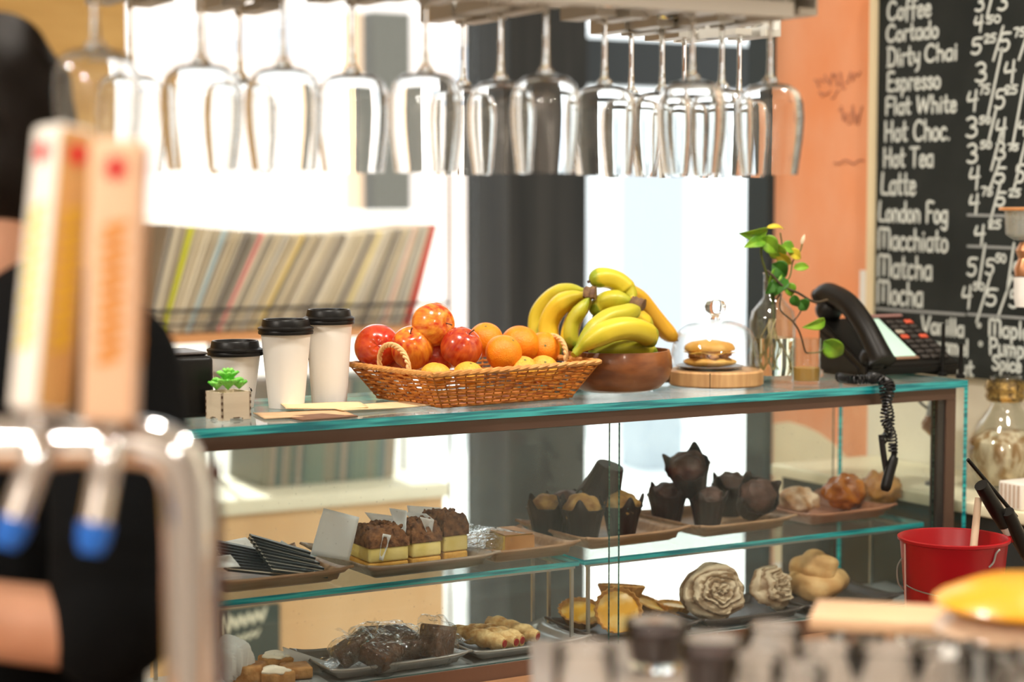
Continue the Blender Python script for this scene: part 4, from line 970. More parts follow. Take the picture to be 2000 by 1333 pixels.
def cake(label, u0, u1, v0, v1, h, seed, sheets):
    t = thing('cake_slice', label, 'cake', L((u0+u1)/2, (v0+v1)/2, ZM), TH+R(seed*2-3))
    a = (u1-u0)/2-.002; b_ = (v1-v0)/2
    bpy.context.view_layer.update()
    G().box((-a, -b_, 0), (a, b_, h*.222), bevel=.004).build('crust', CRUST, t)
    G().box((-a, -b_, h*.225), (a, b_, h*.54), bevel=.004).build('custard_layer', CUST, t)
    g = G()
    def top_(x, y):
        X = 2*x-1; Y = 2*y-1; e = max(abs(X), abs(Y)); hh = h*.34*(1-.5*max(0, (e-.6)/.4)**2) + .007*mnoise.noise(Vector((X*3+seed, Y*3, seed))) + .004*mnoise.noise(Vector((X*9, Y*9+seed, 1)))
        return (X*(a+.001), Y*(b_+.001), h*.545 + max(.002, hh*1.15))
    g.grid(top_, 26, 26); n = 26
    ring_ = [i for i in range(n)] + [n*(j+1)-1 for j in range(1, n)] + [n*(n-1)+i for i in range(n-2, -1, -1)] + [n*j for j in range(n-2, 0, -1)]
    b0 = len(g.v)
    for i in ring_: g.v.append(Vector((g.v[i].x, g.v[i].y, h*.542)))
    m_ = len(ring_)
    for k in range(m_): g.f.append((ring_[k], b0+k, b0+(k+1) % m_, ring_[(k+1) % m_])); g.m.append(0)
    g.f.append(tuple(b0+k for k in range(m_))); g.m.append(0)
    for k in range(26):
        X = random.uniform(-.9, .9)*a; Y = random.uniform(-.9, .9)*b_; g.blob((X, Y, h*.545+h*.40*(1-.3*(Y/b_)**2)), random.uniform(.0025, .005), amp=.5, fr=300, seg=8, ring=6, seed=k)
    g.build('crumble_top', CRUM, t)
    bpy.context.view_layer.update()
    for s_ in sheets: psheet('parchment', s_, PARCH, t, .006)
cake('crumble topped custard cake slice at the left, nearest the big paper', .352, .428, .10, .185, .078, 1, [[(632, 993, .13), (702, 1011, .105), (682, 1096, .10), (606, 1084, .125)], [(712, 1001, .21), (778, 1010, .19), (790, 1030, .185), (735, 1030, .19)], [(748, 1043, .098), (764, 1046, .097), (748, 1096, .098), (740, 1094, .099)]])
cake('crumble topped custard cake slice in the middle of three', .432, .492, .105, .19, .080, 2, [[(760, 993, .20), (795, 998, .14), (792, 1046, .115), (768, 1016, .15)], [(786, 1000, .21), (832, 1004, .16), (848, 1016, .15), (838, 1042, .14)]])
cake('crumble topped custard cake slice at the right, wrapped in a taller paper', .496, .548, .115, .20, .088, 3, [[(795, 988, .23), (860, 992, .22), (884, 1018, .20), (800, 1020, .22)], [(820, 1010, .105), (848, 1016, .104), (840, 1062, .105), (834, 1040, .105)]])
# --- wrapped loaf slice
lf = thing('loaf_slice', 'yellow loaf slice with brown crust wrapped in clear film', 'cake', L(.655, .165, ZM), TH-R(4))
G().box((-.027, -.040, 0), (.030, .040, .035), bevel=.005).build('crumb', mat('loaf_yellow', (.80, .54, .10), .7, col2=(.86, .64, .20), nscale=60, bump=.5, bscale=160), lf)
G().box((-.0255, -.0415, .0004), (.0315, -.0405, .034)).box((.0305, -.0405, .0004), (.032, .040, .034)).box((-.0255, -.0405, .0354), (.0305, .039, .0368)).build('crust', mat('loaf_crust', (.42, .19, .06), .6, col2=(.52, .26, .09), nscale=40), lf, False)
bpy.context.view_layer.update()
for s_ in ([(888, 1020, .24), (968, 1030, .20), (1030, 1042, .12), (925, 1062, .16)], [(886, 1045, .20), (960, 1030, .16), (946, 1072, .10), (890, 1068, .14)], [(930, 1040, .108), (985, 1036, .106), (980, 1080, .106), (932, 1082, .108)]):
    psheet('film_wrap', s_, FILM, lf, .012, .0003)
tag(G().box((-.030, -.016, 0), (.030, .016, .022), bevel=.004).build('cake_slice', MATS['loaf_crust'], None, loc=L(.625, .225, ZM), rot=(0, 0, TH+.5)), 'brown cake slice behind the wrapped yellow loaf slice', 'cake')
# --- wafer sticks
WB = mat('wafer_black', (.022, .024, .026), .35); WC = mat('wafer_cream', (.70, .64, .54), .6)
def wafer(label, px, py, px2, py2, v, v2, grp=None):
    A, B = onv(px, py, v), onv(px2, py2, v2); ax = (B-A); ln = ax.length
    o = thing('wafer_stick', label, 'wafer', (A+B)/2, 0, grp)
    o.rotation_euler = ax.to_track_quat('X', 'Z').to_euler()
    for z0, z1 in ((.0009, .0046), (-.0046, -.0009)): G().box((-ln/2, -.011, z0), (ln/2, .011, z1)).build('sleeve', WB, o, False)
    G().box((-ln/2+.001, -.0116, -.0008), (ln/2-.001, .0116, .0008)).build('cream_edge', WC, o, False)
for k in range(9):
    wafer('slim black and cream wafer stick in the sloping right hand pile', 488+5*k, 1050+7.5*k, 604+4*k, 1083+5*k+3*(k % 2), .19-.011*k, .17-.009*k, 'wafer sticks in the right hand pile')
for k in range(8):
    wafer('slim black and cream wafer stick in the left hand pile behind the tap column', 414+4*k, 1060+7*k, 540+3*k, 1086+5*k, .20-.012*k, .18-.010*k, 'wafer sticks in the left hand pile')
for i, s_ in enumerate(([(420, 1062, .23), (480, 1050, .23), (520, 1085, .20), (425, 1090, .20)], [(536, 1072, .22), (550, 1056, .22), (585, 1078, .20), (540, 1088, .20)], [(418, 1088, .105), (450, 1084, .105), (470, 1108, .10), (420, 1110, .10)])):
    tag(psheet('parchment_sheet', s_, PARCH, None, .006), ('white paper sheet standing behind the left wafer pile', 'white paper corner behind the right wafer pile', 'white paper scrap lying in front of the left wafer pile')[i], 'paper')
# ------------------------------------------------------------------ bottom deck
ZB = ZD + .0012
METT = mat('grey_metal_tray', (.34, .33, .32), .35, .6); DKT = mat('dark_metal_tray', (.10, .085, .08), .4, .5)
tray('metal_tray', 'grey metal tray under the film wrapped brownies', .375, .106, ZB, .125, METT, 0, .078, .016)
tray('metal_tray', 'grey metal tray under the twisted pastry sticks', .625, .106, ZB, .112, METT, 0, .078, .014)
tray('metal_tray', 'dark metal tray under the custard tarts', .862, .106, ZB, .112, DKT, 0, .078, .014)
tray('metal_tray', 'dark metal tray under the swirled laminated buns', 1.100, .106, ZB, .112, DKT, 0, .078, .014)
tray('metal_tray', 'dark metal tray under the pale cream puff', 1.338, .106, ZB, .112, DKT, 0, .078, .014)
ZB2 = ZB + .0055
BRN = mat('brownie', (.045, .017, .009), .55, col2=(.11, .045, .02), nscale=60, bump=.6, bscale=140)
def brownie(label, px, py, v, dims, rot, seed):
    t = thing('brownie', label, 'brownie', onv(px, py, v), 0, None, rot=rot); a, b_, c = dims
    G().box((-a, -b_, -c), (a, b_, c), bevel=.004).build('cake', BRN, t)
    def bag(d):
        m_ = max(abs(d.x), abs(d.y), abs(d.z)); return 1
    g = G(); g.blob((0, 0, 0), (a*1.5, b_*1.55, c*1.7), amp=.30, fr=45, seg=30, ring=20, seed=seed, shape=lambda d: 1/(abs(d.x)**4+abs(d.y)**4+abs(d.z)**4)**.25*.86)
    for s_ in (-1, 1):
        g.grid(lambda x, y, s_=s_: (s_*(a*1.15+x*.030), (y-.5)*b_*2*(1+.5*x), .006*math.sin(9*y+seed)*x + .012*x), 8, 10)
    g.build('film_wrap', FILM, t)
brownie('film wrapped brownie lying flat on top of the others', 757, 1250, .115, (.045, .028, .017), (R(8), R(4), TH+R(4)), 1)
brownie('film wrapped brownie standing upright at the right of the pile', 853, 1272, .062, (.020, .026, .027), (R(-6), R(14), TH+R(10)), 2)
brownie('film wrapped brownie at the front of the pile, cut edge showing', 745, 1294, .055, (.030, .026, .016), (R(20), R(-6), TH+R(30)), 3)
brownie('film wrapped brownie at the left of the pile under the top one', 688, 1283, .10, (.028, .026, .016), (R(0), R(-30), TH+R(-14)), 4)
brownie('film wrapped brownie under the right end of the top one', 800, 1288, .10, (.034, .026, .016), (R(0), R(4), TH+R(-20)), 5)
# --- small cake squares in crumpled paper at the bottom left
SPC = mat('spice_cake', (.34, .14, .035), .7, col2=(.50, .26, .09), nscale=45, bump=.6, bscale=130); FROST = mat('cream_frosting', (.84, .74, .58), .6)
for k, (lab, px, py, v, rz) in enumerate((('spice cake square at the far left beside crumpled white paper', 487, 1312, .10, .9), ('frosted spice cake square in the front middle at the lower left', 538, 1326, .07, .3), ('spice cake square at the right beside the upright white paper', 578, 1318, .10, -.2), ('frosted spice cake square at the back between the white papers', 540, 1296, .16, .1))):
    p = onv(px, py, v); t = thing('cake_square', lab, 'cake', (p.x, p.y, ZD+.0012), 0, None, rot=(0, 0, TH+rz)); hh = max(.02, p.z-ZD+.012)
    G().box((-.024, -.024, 0), (.024, .024, hh), bevel=.005).build('cake', SPC, t)
    if k in (1, 3): G().blob((0, 0, hh), (.023, .023, .006), amp=.3, fr=80).build('frosting', FROST, t)
def crumple(name, label, px, py, v, r, seed):
    o = G().blob((0, 0, 0), r, amp=.55, fr=38, seg=30, ring=20, seed=seed, shape=lambda d: 1+.25*abs(math.sin(5*d.x+7*d.y+seed))).build(name, PARCH, None, smooth=False, loc=onv(px, py, v)); tag(o, label, 'paper')
crumple('crumpled_paper', 'crumpled white paper beside the cake squares at the lower left corner of the case', 455, 1302, .11, (.026, .022, .030), 2)
tag(psheet('parchment_sheet', [(552, 1264, .15), (636, 1292, .11), (620, 1345, .10), (560, 1330, .12)], PARCH, None, .012), 'upright white paper right of the cake squares at the lower left', 'paper')
tag(psheet('parchment_sheet', [(505, 1292, .17), (552, 1285, .17), (560, 1312, .15), (510, 1318, .15)], PARCH, None, .010), 'low white paper behind the middle cake squares', 'paper')
# --- twisted pastry sticks
TWM = mat('twist_pastry', (.46, .22, .05), .6, col2=(.82, .60, .28), nscale=60, bump=.5, bscale=120); JAM = mat('red_jam', (.36, .02, .02), .3)
def twist(label, a, b_, r, seed):
    A, B = onv(*a), onv(*b_); t = thing('pastry_twist', label, 'pastry', (A+B)/2)
    A = A-t.location; B = B-t.location; n = 70; m = 28; ax = (B-A).normalized(); s1 = ax.orthogonal().normalized(); s2 = ax.cross(s1)
    vs = []
    for i in range(n+1):
        q = i/n; e = min(1, .62+2.2*min(q, 1-q))
        for k in range(m):
            an = 2*PI*k/m; ph = 2*an + q*24 + seed; rr = r*e*(.80+.26*abs(math.sin(ph/2))**.7) * (1+.06*mnoise.noise(Vector((q*9, an, seed))))
            vs.append(A.lerp(B, q) + (s1*math.cos(an)+s2*math.sin(an))*rr)
    fs = [(i*m+k, i*m+(k+1) % m, (i+1)*m+(k+1) % m, (i+1)*m+k) for i in range(n) for k in range(m)] + [tuple(range(m-1, -1, -1)), tuple(n*m+k for k in range(m))]
    G().add(vs, fs).build('twisted_dough', TWM, t)
    G().tube([B-ax*.006, B+ax*.0015], [r*.5, r*.42], 10).build('jam', JAM, t)
twist('pastry twist lowest at the front left of its heap', (884, 1264, .15), (985, 1290, .055), .0150, 0)
twist('pastry twist second from the front of its heap', (918, 1258, .15), (1008, 1284, .055), .0150, 1)
twist('pastry twist with a red jam end in the middle of the heap', (938, 1250, .14), (1020, 1270, .06), .0150, 2)
twist('pastry twist highest at the back of its heap', (952, 1238, .17), (1050, 1268, .08), .0150, 3)
twist('pastry twist half hidden at the left behind the upright brownie', (880, 1272, .17), (930, 1262, .13), .011, 4)
# --- custard tarts
TSH = mat('tart_shell', (.46, .20, .04), .6, col2=(.58, .30, .08), nscale=40, bump=.4, bscale=120); TCU = mat('tart_custard', (.72, .36, .02), .35, col2=(.84, .66, .30), nscale=24, lo=.45, hi=.75)
def tart(label, px, py, v, r, rot):
    t = thing('custard_tart', label, 'tart', onv(px, py, v), 0, None, rot=rot)
    k = r/.045
    G().lathe([(0, -.012*k), (.030*k, -.012*k), (.045*k, .010*k), (.0425*k, .012*k), (.040*k, .008*k), (.030*k, -.006*k), (0, -.007*k)], 120, wob=lambda a, z: 1+(.030*math.cos(22*a) if z > -.011*k else .01*math.cos(22*a))).build('pastry_shell', TSH, t)
    G().lathe([(0, .0075*k), (.020*k, .0075*k), (.037*k, .0065*k), (.0405*k, .0045*k), (.034*k, -.003*k)], 48).build('custard', TCU, t); return t
tart('custard tart lying flattish at the left of the tart heap', 1136, 1212, .15, .044, (R(20), R(-6), TH))
tart('custard tart standing tilted to the front behind the door edges', 1206, 1206, .085, .044, (R(62), R(4), R(6)))
tart('custard tart seen side on at the top of the heap', 1213, 1160, .15, .043, (R(-6), R(7), TH)).scale = (1, 1, 1.45)
tart('custard tart at the right of the heap, leaning away', 1266, 1190, .16, .038, (R(14), R(16), TH))
tart('custard tart low at the back right of the heap', 1318, 1194, .15, .034, (R(4), R(6), TH))
# --- swirled laminated buns
SWM = bpy.data.materials.new('swirl_pastry'); SWM.use_nodes = True
_p = SWM.node_tree.nodes['Principled BSDF']; _a = SWM.node_tree.nodes.new('ShaderNodeAttribute'); _a.attribute_name = 'layer'; _r = SWM.node_tree.nodes.new('ShaderNodeValToRGB')
_r.color_ramp.elements[0].color = (.20, .11, .05, 1); _r.color_ramp.elements[1].color = (.56, .45, .31, 1); _r.color_ramp.elements[0].position = .05; _r.color_ramp.elements[1].position = .6
SWM.node_tree.links.new(_a.outputs['Fac'], _r.inputs[0]); SWM.node_tree.links.new(_r.outputs[0], _p.inputs['Base Color']); _p.inputs['Roughness'].default_value = .6
def swirl(label, px, py, v, r, rot, seed):
    g = G(); nr, na = 60, 72; vs = []; lay = []
    for i in range(nr+1):
        for k in range(na):
            a = 2*PI*k/na; q = i/nr; fr = (q*4.6 - a/(2*PI) + .55*mnoise.noise(Vector((q*4, 1.6*math.cos(a), 1.6*math.sin(a)+seed)))) % 1
            rr = r*q*(1+.22*mnoise.noise(Vector((math.cos(a)*1.5+seed, math.sin(a)*1.5, q))))
            z = .85*r*math.sqrt(max(0, 1-(q**2.2)*.96)) + (.011*fr*(.5+1.1*abs(mnoise.noise(Vector((2*math.cos(a), 2*math.sin(a), q*6+seed))))) if 0 < i < nr else 0) + .016*mnoise.noise(Vector((2.4*math.cos(a)*q+seed, 2.4*math.sin(a)*q, seed))) + .005*mnoise.noise(Vector((9*math.cos(a)*q, 9*math.sin(a)*q, seed)))
            vs.append((rr*math.cos(a), rr*math.sin(a), z)); lay.append(fr)
    fs = [(i*na+k, i*na+(k+1) % na, (i+1)*na+(k+1) % na, (i+1)*na+k) for i in range(nr) for k in range(na)]
    fs.append(tuple(nr*na+k for k in range(na-1, -1, -1)))
    g.add(vs, fs); o = g.build('swirl_bun', SWM, None, loc=onv(px, py, v), rot=rot, weld=False)
    at_ = o.data.attributes.new('layer', 'FLOAT', 'POINT')
    for k, q in enumerate(lay): at_.data[k].value = q
    o.scale = (1, .80, .9); tag(o, label, 'pastry')
swirl('larger laminated swirl bun, left of its pair, spiral facing out', 1386, 1174, .085, .064, (R(74), R(0), R(20)), 1)
swirl('smaller laminated swirl bun, right of its pair', 1492, 1178, .085, .053, (R(66), R(6), R(52)), 6)
# --- cream puff
cp = thing('cream_puff', 'pale golden cream puff made of two lumps at the right of the bottom shelf', 'pastry', onv(1594, 1153, .10), TH); cp.scale = (1.2, 1.2, 1.12)
PUF = mat('choux', (.54, .29, .10), .6, col2=(.72, .48, .22), nscale=26, bump=.5, bscale=70)
G().blob((0, 0, -.012), (.048, .045, .030), amp=.38, fr=32, seg=40, ring=26, seed=3).build('lower_half', PUF, cp)
G().blob((-.004, 0, .016), (.037, .036, .029), amp=.32, fr=34, seg=36, ring=24, seed=7).build('upper_half', PUF, cp)
# price card and rod seen past the apron at the far left
tag(G().box((0, 0, 0), (.030, .002, .085)).build('price_card', mat('white_card', (.84, .84, .86), .6), None, False, loc=onv(258, 1338, .33), rot=(0, 0, TH-.4)), 'white upright card at the far left inside the case', 'card')
#PART5
# nothing sinks into the tray it lies on
bpy.context.view_layer.update()
def settle(o, z):
    if o.name.startswith('brownie'): ks = [k for k in o.children if k.name.startswith('cake')]
    else: ks = [o] + list(o.children_recursive)
    lo = min((k.matrix_world @ v.co).z for k in ks if k.type == 'MESH' for v in k.data.vertices)
    if lo < z: o.location.z += z-lo
for o in list(COL.objects):
    if o.parent: continue
    n = o.name.split('.')[0]
    if n in ('brownie', 'custard_tart', 'swirl_bun', 'cream_puff', 'pastry_twist'): settle(o, ZB2+.0004)
    elif n in ('muffin', 'pastry'): settle(o, ZM+.0002)
    elif n == 'crumpled_paper': settle(o, ZD+.001)
    elif n == 'wafer_stick': settle(o, ZM+.0002)
# ================================================================== things right of the case
cn = G().box((1.625, -.45, .0005), (1.895, .62, .985)).build('back_counter', mat('dark_counter', (.030, .034, .034), .5), None, False); cn.matrix_world = CASE
tag(cn, 'dark counter along the chalkboard wall', 'counter')
ct2 = G().box((1.60, -.46, .9855), (1.897, .63, 1.01), bevel=.004).build('counter_top', mat('cream_top', (.78, .72, .52), .45), None); ct2.matrix_world = CASE
tag(ct2, 'cream worktop on the dark back counter', 'counter')
# decanter
dc = onu(1962, 900, 1.78); dq = thing('decanter', 'rounded glass decanter of tan grains with an ornate neck at the right edge', 'decanter', (dc.x, dc.y, 1.0106))
k = (onu(1962, 735, 1.78).z - 1.0106)
r0 = .078
G().lathe([(0, 0), (.045, 0), (.060, .01), (r0, k*.30), (r0*.96, k*.42), (r0*.70, k*.60), (.036, k*.70), (.030, k*.74), (.030, k*.97), (.033, k), (.028, k), (.027, k*.76), (r0*.66, k*.60), (r0*.92, k*.42), (r0*.95, k*.3), (.055, .013), (0, .006)], 48).build('bottle', pane('decanter_glass', (.95, .95, .92), 1.6), dq)
G().lathe([(0, .0065), (.052, .0135), (r0*.94, k*.30), (r0*.88, k*.43), (r0*.50, k*.52), (0, k*.52)], 40).build('fill', mat('tan_streaks', (.36, .22, .10), .7, col2=(.80, .72, .56), nscale=60, nstretch=(1, 1, .25), bump=.6, bscale=150, lo=.4, hi=.6), dq)  # inner body with upright tan and brown streaks
G().lathe([(.034, k*.78), (.040, k*.82), (.037, k*.86), (.041, k*.90), (.036, k*.96), (.0335, k*.96), (.0335, k*.78), (.034, k*.78)], 24, wob=lambda a, z: 1+.06*math.cos(9*a)).build('neck_collar', mat('gold_collar', (.50, .33, .10), .35, .6, col2=(.12, .08, .04), nscale=120), dq)
# white canister with tan stripes at the right edge
p = onu(1998, 1000, 1.64); wb = thing('white_box', 'white ribbed box at the right edge below the decanter', 'box', (p.x, p.y, 1.0106), TH)
hh = max(.03, onu(1998, 940, 1.64).z-1.0106)
G().box((-.035, -.03, 0), (.035, .03, hh), bevel=.003).build('box_body', mat('white_box', (.80, .75, .68), .5), wb)
for i in range(5): G().box((-.0362, -.025+.011*i, .004), (-.0353, -.020+.011*i, hh-.004)).build('rib', mat('tan_rib', (.55, .42, .32), .5), wb, False)
# glass cup with an orange rim held on a slim stand
q = onu(2003, 430, 1.72); st = thing('dripper_stand', 'glass cup with an orange rim on a slender stand at the right edge', 'dripper', (q.x, q.y, 1.0106))
zz = lambda y: onu(2003, y, 1.72).z - 1.0106
rc_ = .045
G().lathe([(0, zz(470)), (.022, zz(469)), (.038, zz(458)), (rc_-.006, zz(440)), (rc_-.004, zz(412)), (rc_-.006, zz(412)), (rc_-.009, zz(440)), (.035, zz(456)), (0, zz(466))], 40).build('glass_cup', pane('cup_glass', (.9, .88, .82), 2.0, dirt_sheen=.15), st)
G().lathe([(rc_-.006, zz(412)), (rc_+.006, zz(411)), (rc_+.007, zz(407)), (rc_+.004, zz(405)), (rc_-.007, zz(406)), (rc_-.006, zz(412))], 40).build('rim_ring', mat('orange_rim', (.80, .38, .16), .3, .4), st)
G().lathe([(0, zz(540)), (.018, zz(540)), (.020, zz(525)), (.012, zz(505)), (.018, zz(490)), (.010, zz(474)), (0, zz(471))], 24).build('drip_neck', mat('copper_neck', (.50, .24, .12), .3, .7), st)
G().lathe([(0, zz(600)), (.016, zz(600)), (.020, zz(580)), (.020, zz(542)), (0, zz(541))], 24).build('white_spout', mat('white_ceramic', (.84, .82, .78), .3), st)
G().tube([(.035, .0, 0), (.042, 0, zz(500)), (.045, 0, zz(425))], .004, 10).box((-.04, -.04, 0), (.055, .04, .006)).build('stand_rod', mat('brass', (.55, .36, .14), .3, .9), st)
# dark stemmed ornament behind the case end
q = onu(1828, 900, 1.70); lp = thing('table_lamp', 'slender dark lamp with a smoky glass globe behind the case end', 'lamp', (q.x, q.y, 1.0106))
zz = lambda y: max(.002, onu(1828, y, 1.70).z - 1.0106)
DG = mat('slate_metal', (.10, .11, .13), .4, .4)
G().lathe([(0, 0), (.022, 0), (.022, .004), (.006, .010), (.0055, zz(880)), (.009, zz(876)), (.009, zz(866)), (.005, zz(860)), (0, zz(860))], 20).build('stem', DG, lp)
G().lathe([(0, zz(858)), (.010, zz(856)), (.030, zz(838)), (.031, zz(826)), (.022, zz(812)), (.020, zz(812)), (.028, zz(826)), (.027, zz(838)), (.008, zz(853)), (0, zz(855))], 28).build('globe', pane('smoky_glass', (.62, .45, .30), 1.5), lp)
G().lathe([(.019, zz(813)), (.022, zz(811)), (.017, zz(785)), (.012, zz(775)), (0, zz(774))], 24).build('cap', mat('cap_grey', (.32, .33, .33), .4, .3), lp)
G().tube(bez([(-.015, 0, zz(800)), (-.03, 0, zz(790)), (-.045, 0, zz(775))], 10), .003, 8).build('arm', DG, lp)
# --- red bucket with tools
bp = at(1862, 1100, 3.08); rb = thing('red_bucket', 'red metal bucket standing in front of the display case end', 'bucket', (bp.x, bp.y, .8006), R(10))
RED = mat('red_enamel', (.36, .003, .008), .38); zr = at(1862, 1052, 3.08).z - .8006; rr = .087
G().lathe([(0, .002), (.062, .002), (.064, 0), (.066, .003), (rr, zr-.004), (rr+.004, zr-.002), (rr+.004, zr+.002), (rr, zr+.003), (rr-.002, zr), (.063, .006), (0, .006)], 64).build('bucket_body', RED, rb)
G().tube([(-rr*.93*math.cos(a)+0, -rr*.93*math.sin(a), zr-.075-.008*math.sin(a)) for a in [PI*k/24 for k in range(25)]], .0012, 6).build('wire_line', STEEL, rb)
G().tube([(-rr*1.01, -.008, zr-.005), (-rr*.96-.0, -.010, .06), (-rr*.90, -.010, .03)], .0016, 6).build('side_seam', mat('pale_seam', (.75, .55, .5), .3, .3), rb)
G().tube(bez([(-rr-.002, 0, zr-.03), (-rr-.010, 0, zr-.045), (-rr-.008, 0, zr-.07), (-rr+.004, 0, zr-.085)], 12), .0014, 6).build('wire_handle', STEEL, rb)
G().tube(bez([(.045, -rr*.86-.004, zr-.006), (.038, -rr*.92, zr-.012), (.034, -rr*.92, zr-.026), (.026, -rr*.92, zr-.034)], 12), .0016, 6).build('wire_hook', STEEL, rb)
def tool(name, label, cat, a, b_, Ya, Yb, r, m, extra=None):
    A, B = at(*a, Ya), at(*b_, Yb); t = thing(name, label, cat, B)
    G().tube([A-B, (A-B)*.5, Vector((0, 0, 0))], [r*.9, r, r], 14).build('handle', m, t)
    return t, A-B
tool('wooden_stick', 'pale wooden stick handle leaning in the red bucket', 'stick', (1911, 973), (1900, 1085), 3.12, 3.10, .0065, mat('pale_wood', (.72, .56, .40), .6))
t, d = tool('spatula', 'black handled kitchen tool leaning to the left in the red bucket', 'spatula', (1916, 948), (1962, 1024), 3.10, 3.14, .013, BLACKP)
n_ = -d.normalized(); G().tube([n_*.0005, n_*.020], [.0115, .010], 14).build('ferrule', mat('white_ferrule', (.75, .75, .72), .4), t)
G().tube([n_*.0205, n_*.034], [.012, .012], 14).build('red_band', RED, t)
G().tube([n_*.0345, n_*.10], [.006, .005], 10).build('shaft', DARKMET, t)
tool('long_rod', 'thin black rod slanting over the red bucket rim', 'rod', (1890, 898), (1985, 1010), 3.16, 3.20, .0035, BLACKP)
tool('black_brush', 'black brush handle at the right of the red bucket', 'brush', (1968, 1000), (2004, 1080), 3.12, 3.16, .012, BLACKP)

# ================================================================== near counter, glasses, plates, taps
fc = G().box((-1.0, 1.20, .0005), (1.3, 1.74, .985)).box((-.15, 1.74, .0005), (1.3, 2.15, .985)).build('front_counter', MATS['dark_cabinet'], None, False); tag(fc, 'dark front counter carrying the beer taps', 'counter')
tag(G().box((-1.0, 1.18, .9855), (1.3, 1.75, 1.01)).box((-.16, 1.75, .9855), (1.3, 2.16, 1.01)).build('front_worktop', MATS['bar_wood'], None, False), 'wooden worktop under the beer taps and the glass ledge', 'worktop')
ZL = 1.095
lg = thing('glass_ledge', 'raised brown ledge under the near glasses', 'shelf', (.38, 1.86, 1.0105))
G().box((-.36, -.26, ZL-1.0105-.012), (.40, .27, ZL-1.0105), bevel=.002).build('ledge_plate', mat('brown_ledge', (.30, .25, .21), .35), lg)
for x in (-.34, .38):
    for y in (-.24, .25): G().tube([(x, y, 0), (x, y, ZL-1.0105-.0121)], .008, 10).build('leg', STEEL, lg)
TUMB = glass('tumbler_glass', (.985, .99, .99), 0, 1.45)
KN = 1.19
def near(px, py, Y): return at(px, py, Y)
def tumbler(label, px, ytop, Y, r, foot=.72, m=TUMB, content=None):
    Y *= KN; r *= KN; p = near(px, ytop, Y); h = p.z - ZL - .0006
    t = thing('tumbler', label, 'glass', (p.x, p.y, ZL+.0006))
    G().lathe([(0, 0), (r*foot, 0), (r*foot+.001, .003), (r, h*.55), (r, h-.002), (r-.0012, h), (r-.0025, h-.002), (r-.003, h*.55), (r*foot-.002, .010), (0, .009)], 36).build('glass_body', m, t)
    if content: G().lathe([(0, .0095), (r*foot-.0025, .0105), (r-.0035, h*.52), (r-.0032, h*.80), (0, h*.80)], 32).build('contents', content, t)
    return t
COF = mat('dark_coffee', (.030, .013, .010), .4)
tumbler('low clear tumbler at the lower middle, left of the dark filled ones', 1142, 1262, 1.42, .0235)
tumbler('dark filled tumbler in front of the custard tarts', 1282, 1212, 1.68, .0285, .85, content=COF)
tumbler('dark filled tumbler right of the first dark one', 1392, 1246, 1.56, .0275, .85, content=COF)
for i, (px, y, Y, r, lab) in enumerate(((1512, 1222, 1.66, .026, 'clear tumbler just right of the dark filled pair'), (1480, 1280, 1.45, .022, 'small clear tumbler in front, below the swirl buns'),
        (1612, 1262, 1.52, .025, 'clear tumbler in front under the left end of the pale board'), (1672, 1214, 1.74, .027, 'clear tumbler carrying the left part of the pale board'), (1735, 1266, 1.50, .025, 'clear tumbler in front under the middle of the pale board'),
        (1800, 1216, 1.76, .027, 'clear tumbler carrying the right part of the pale board'), (1845, 1272, 1.48, .024, 'clear tumbler in front under the saucers'), (1930, 1262, 1.54, .026, 'clear tumbler under the saucers near the right edge'),
        (1985, 1280, 1.46, .024, 'clear tumbler in the lower right corner'), (1560, 1300, 1.40, .021, 'low clear tumbler at the bottom edge left of the board'))): tumbler(lab, px, y, Y, r)
# pale board across the glasses
bz = at(1720, 1205, 1.72*KN); brd = tag(G().box((-.074, -.048, 0), (.090, .054, .014), bevel=.003).build('serving_board', mat('pale_board', (.66, .40, .22), .45, col2=(.72, .48, .29), nscale=10, nstretch=(1, 10, 10)), None, loc=(bz.x, bz.y, at(1672, 1213, 1.74*KN).z+.001), rot=(0, 0, R(-14))), 'pale wooden board lying across the near glasses', 'board')
# saucers: yellow on top of a stack
sx = at(2005, 1140, 1.62*KN); n_s = 0
YEL = mat('yellow_glaze', (.80, .36, .01), .3, coat=.2); TANG = mat('tan_glaze', (.62, .44, .30), .3, coat=.3); GRYG = mat('grey_glaze', (.20, .21, .21), .3)
ztop = sx.z; zc = ZL+.0006; sau = []
hs_ = [.020, .020, .020, .024]
for i, (m, lab, r) in enumerate(((MATS['white_ceramic'], 'lowest white saucer of the stack at the right edge', .090), (GRYG, 'grey saucer second lowest in the stack at the right edge', .088), (TANG, 'tan rimmed saucer under the top yellow one', .092), (YEL, 'yellow upturned saucer on top of the stack at the right edge', .092))):
    step = (ztop - .022 - ZL)/3
    t = G().lathe([(r, 0), (r+.002, .003), (r-.004, .008), (r*.6, .022), (r*.45, .026), (0, .027), (0, .024), (r*.44, .023), (r*.58, .019), (r-.006, .005), (r-.002, 0), (r, 0)], 56).build('saucer', m, None, loc=(sx.x, sx.y, zc + i*step)); tag(t, lab, 'saucer', None)

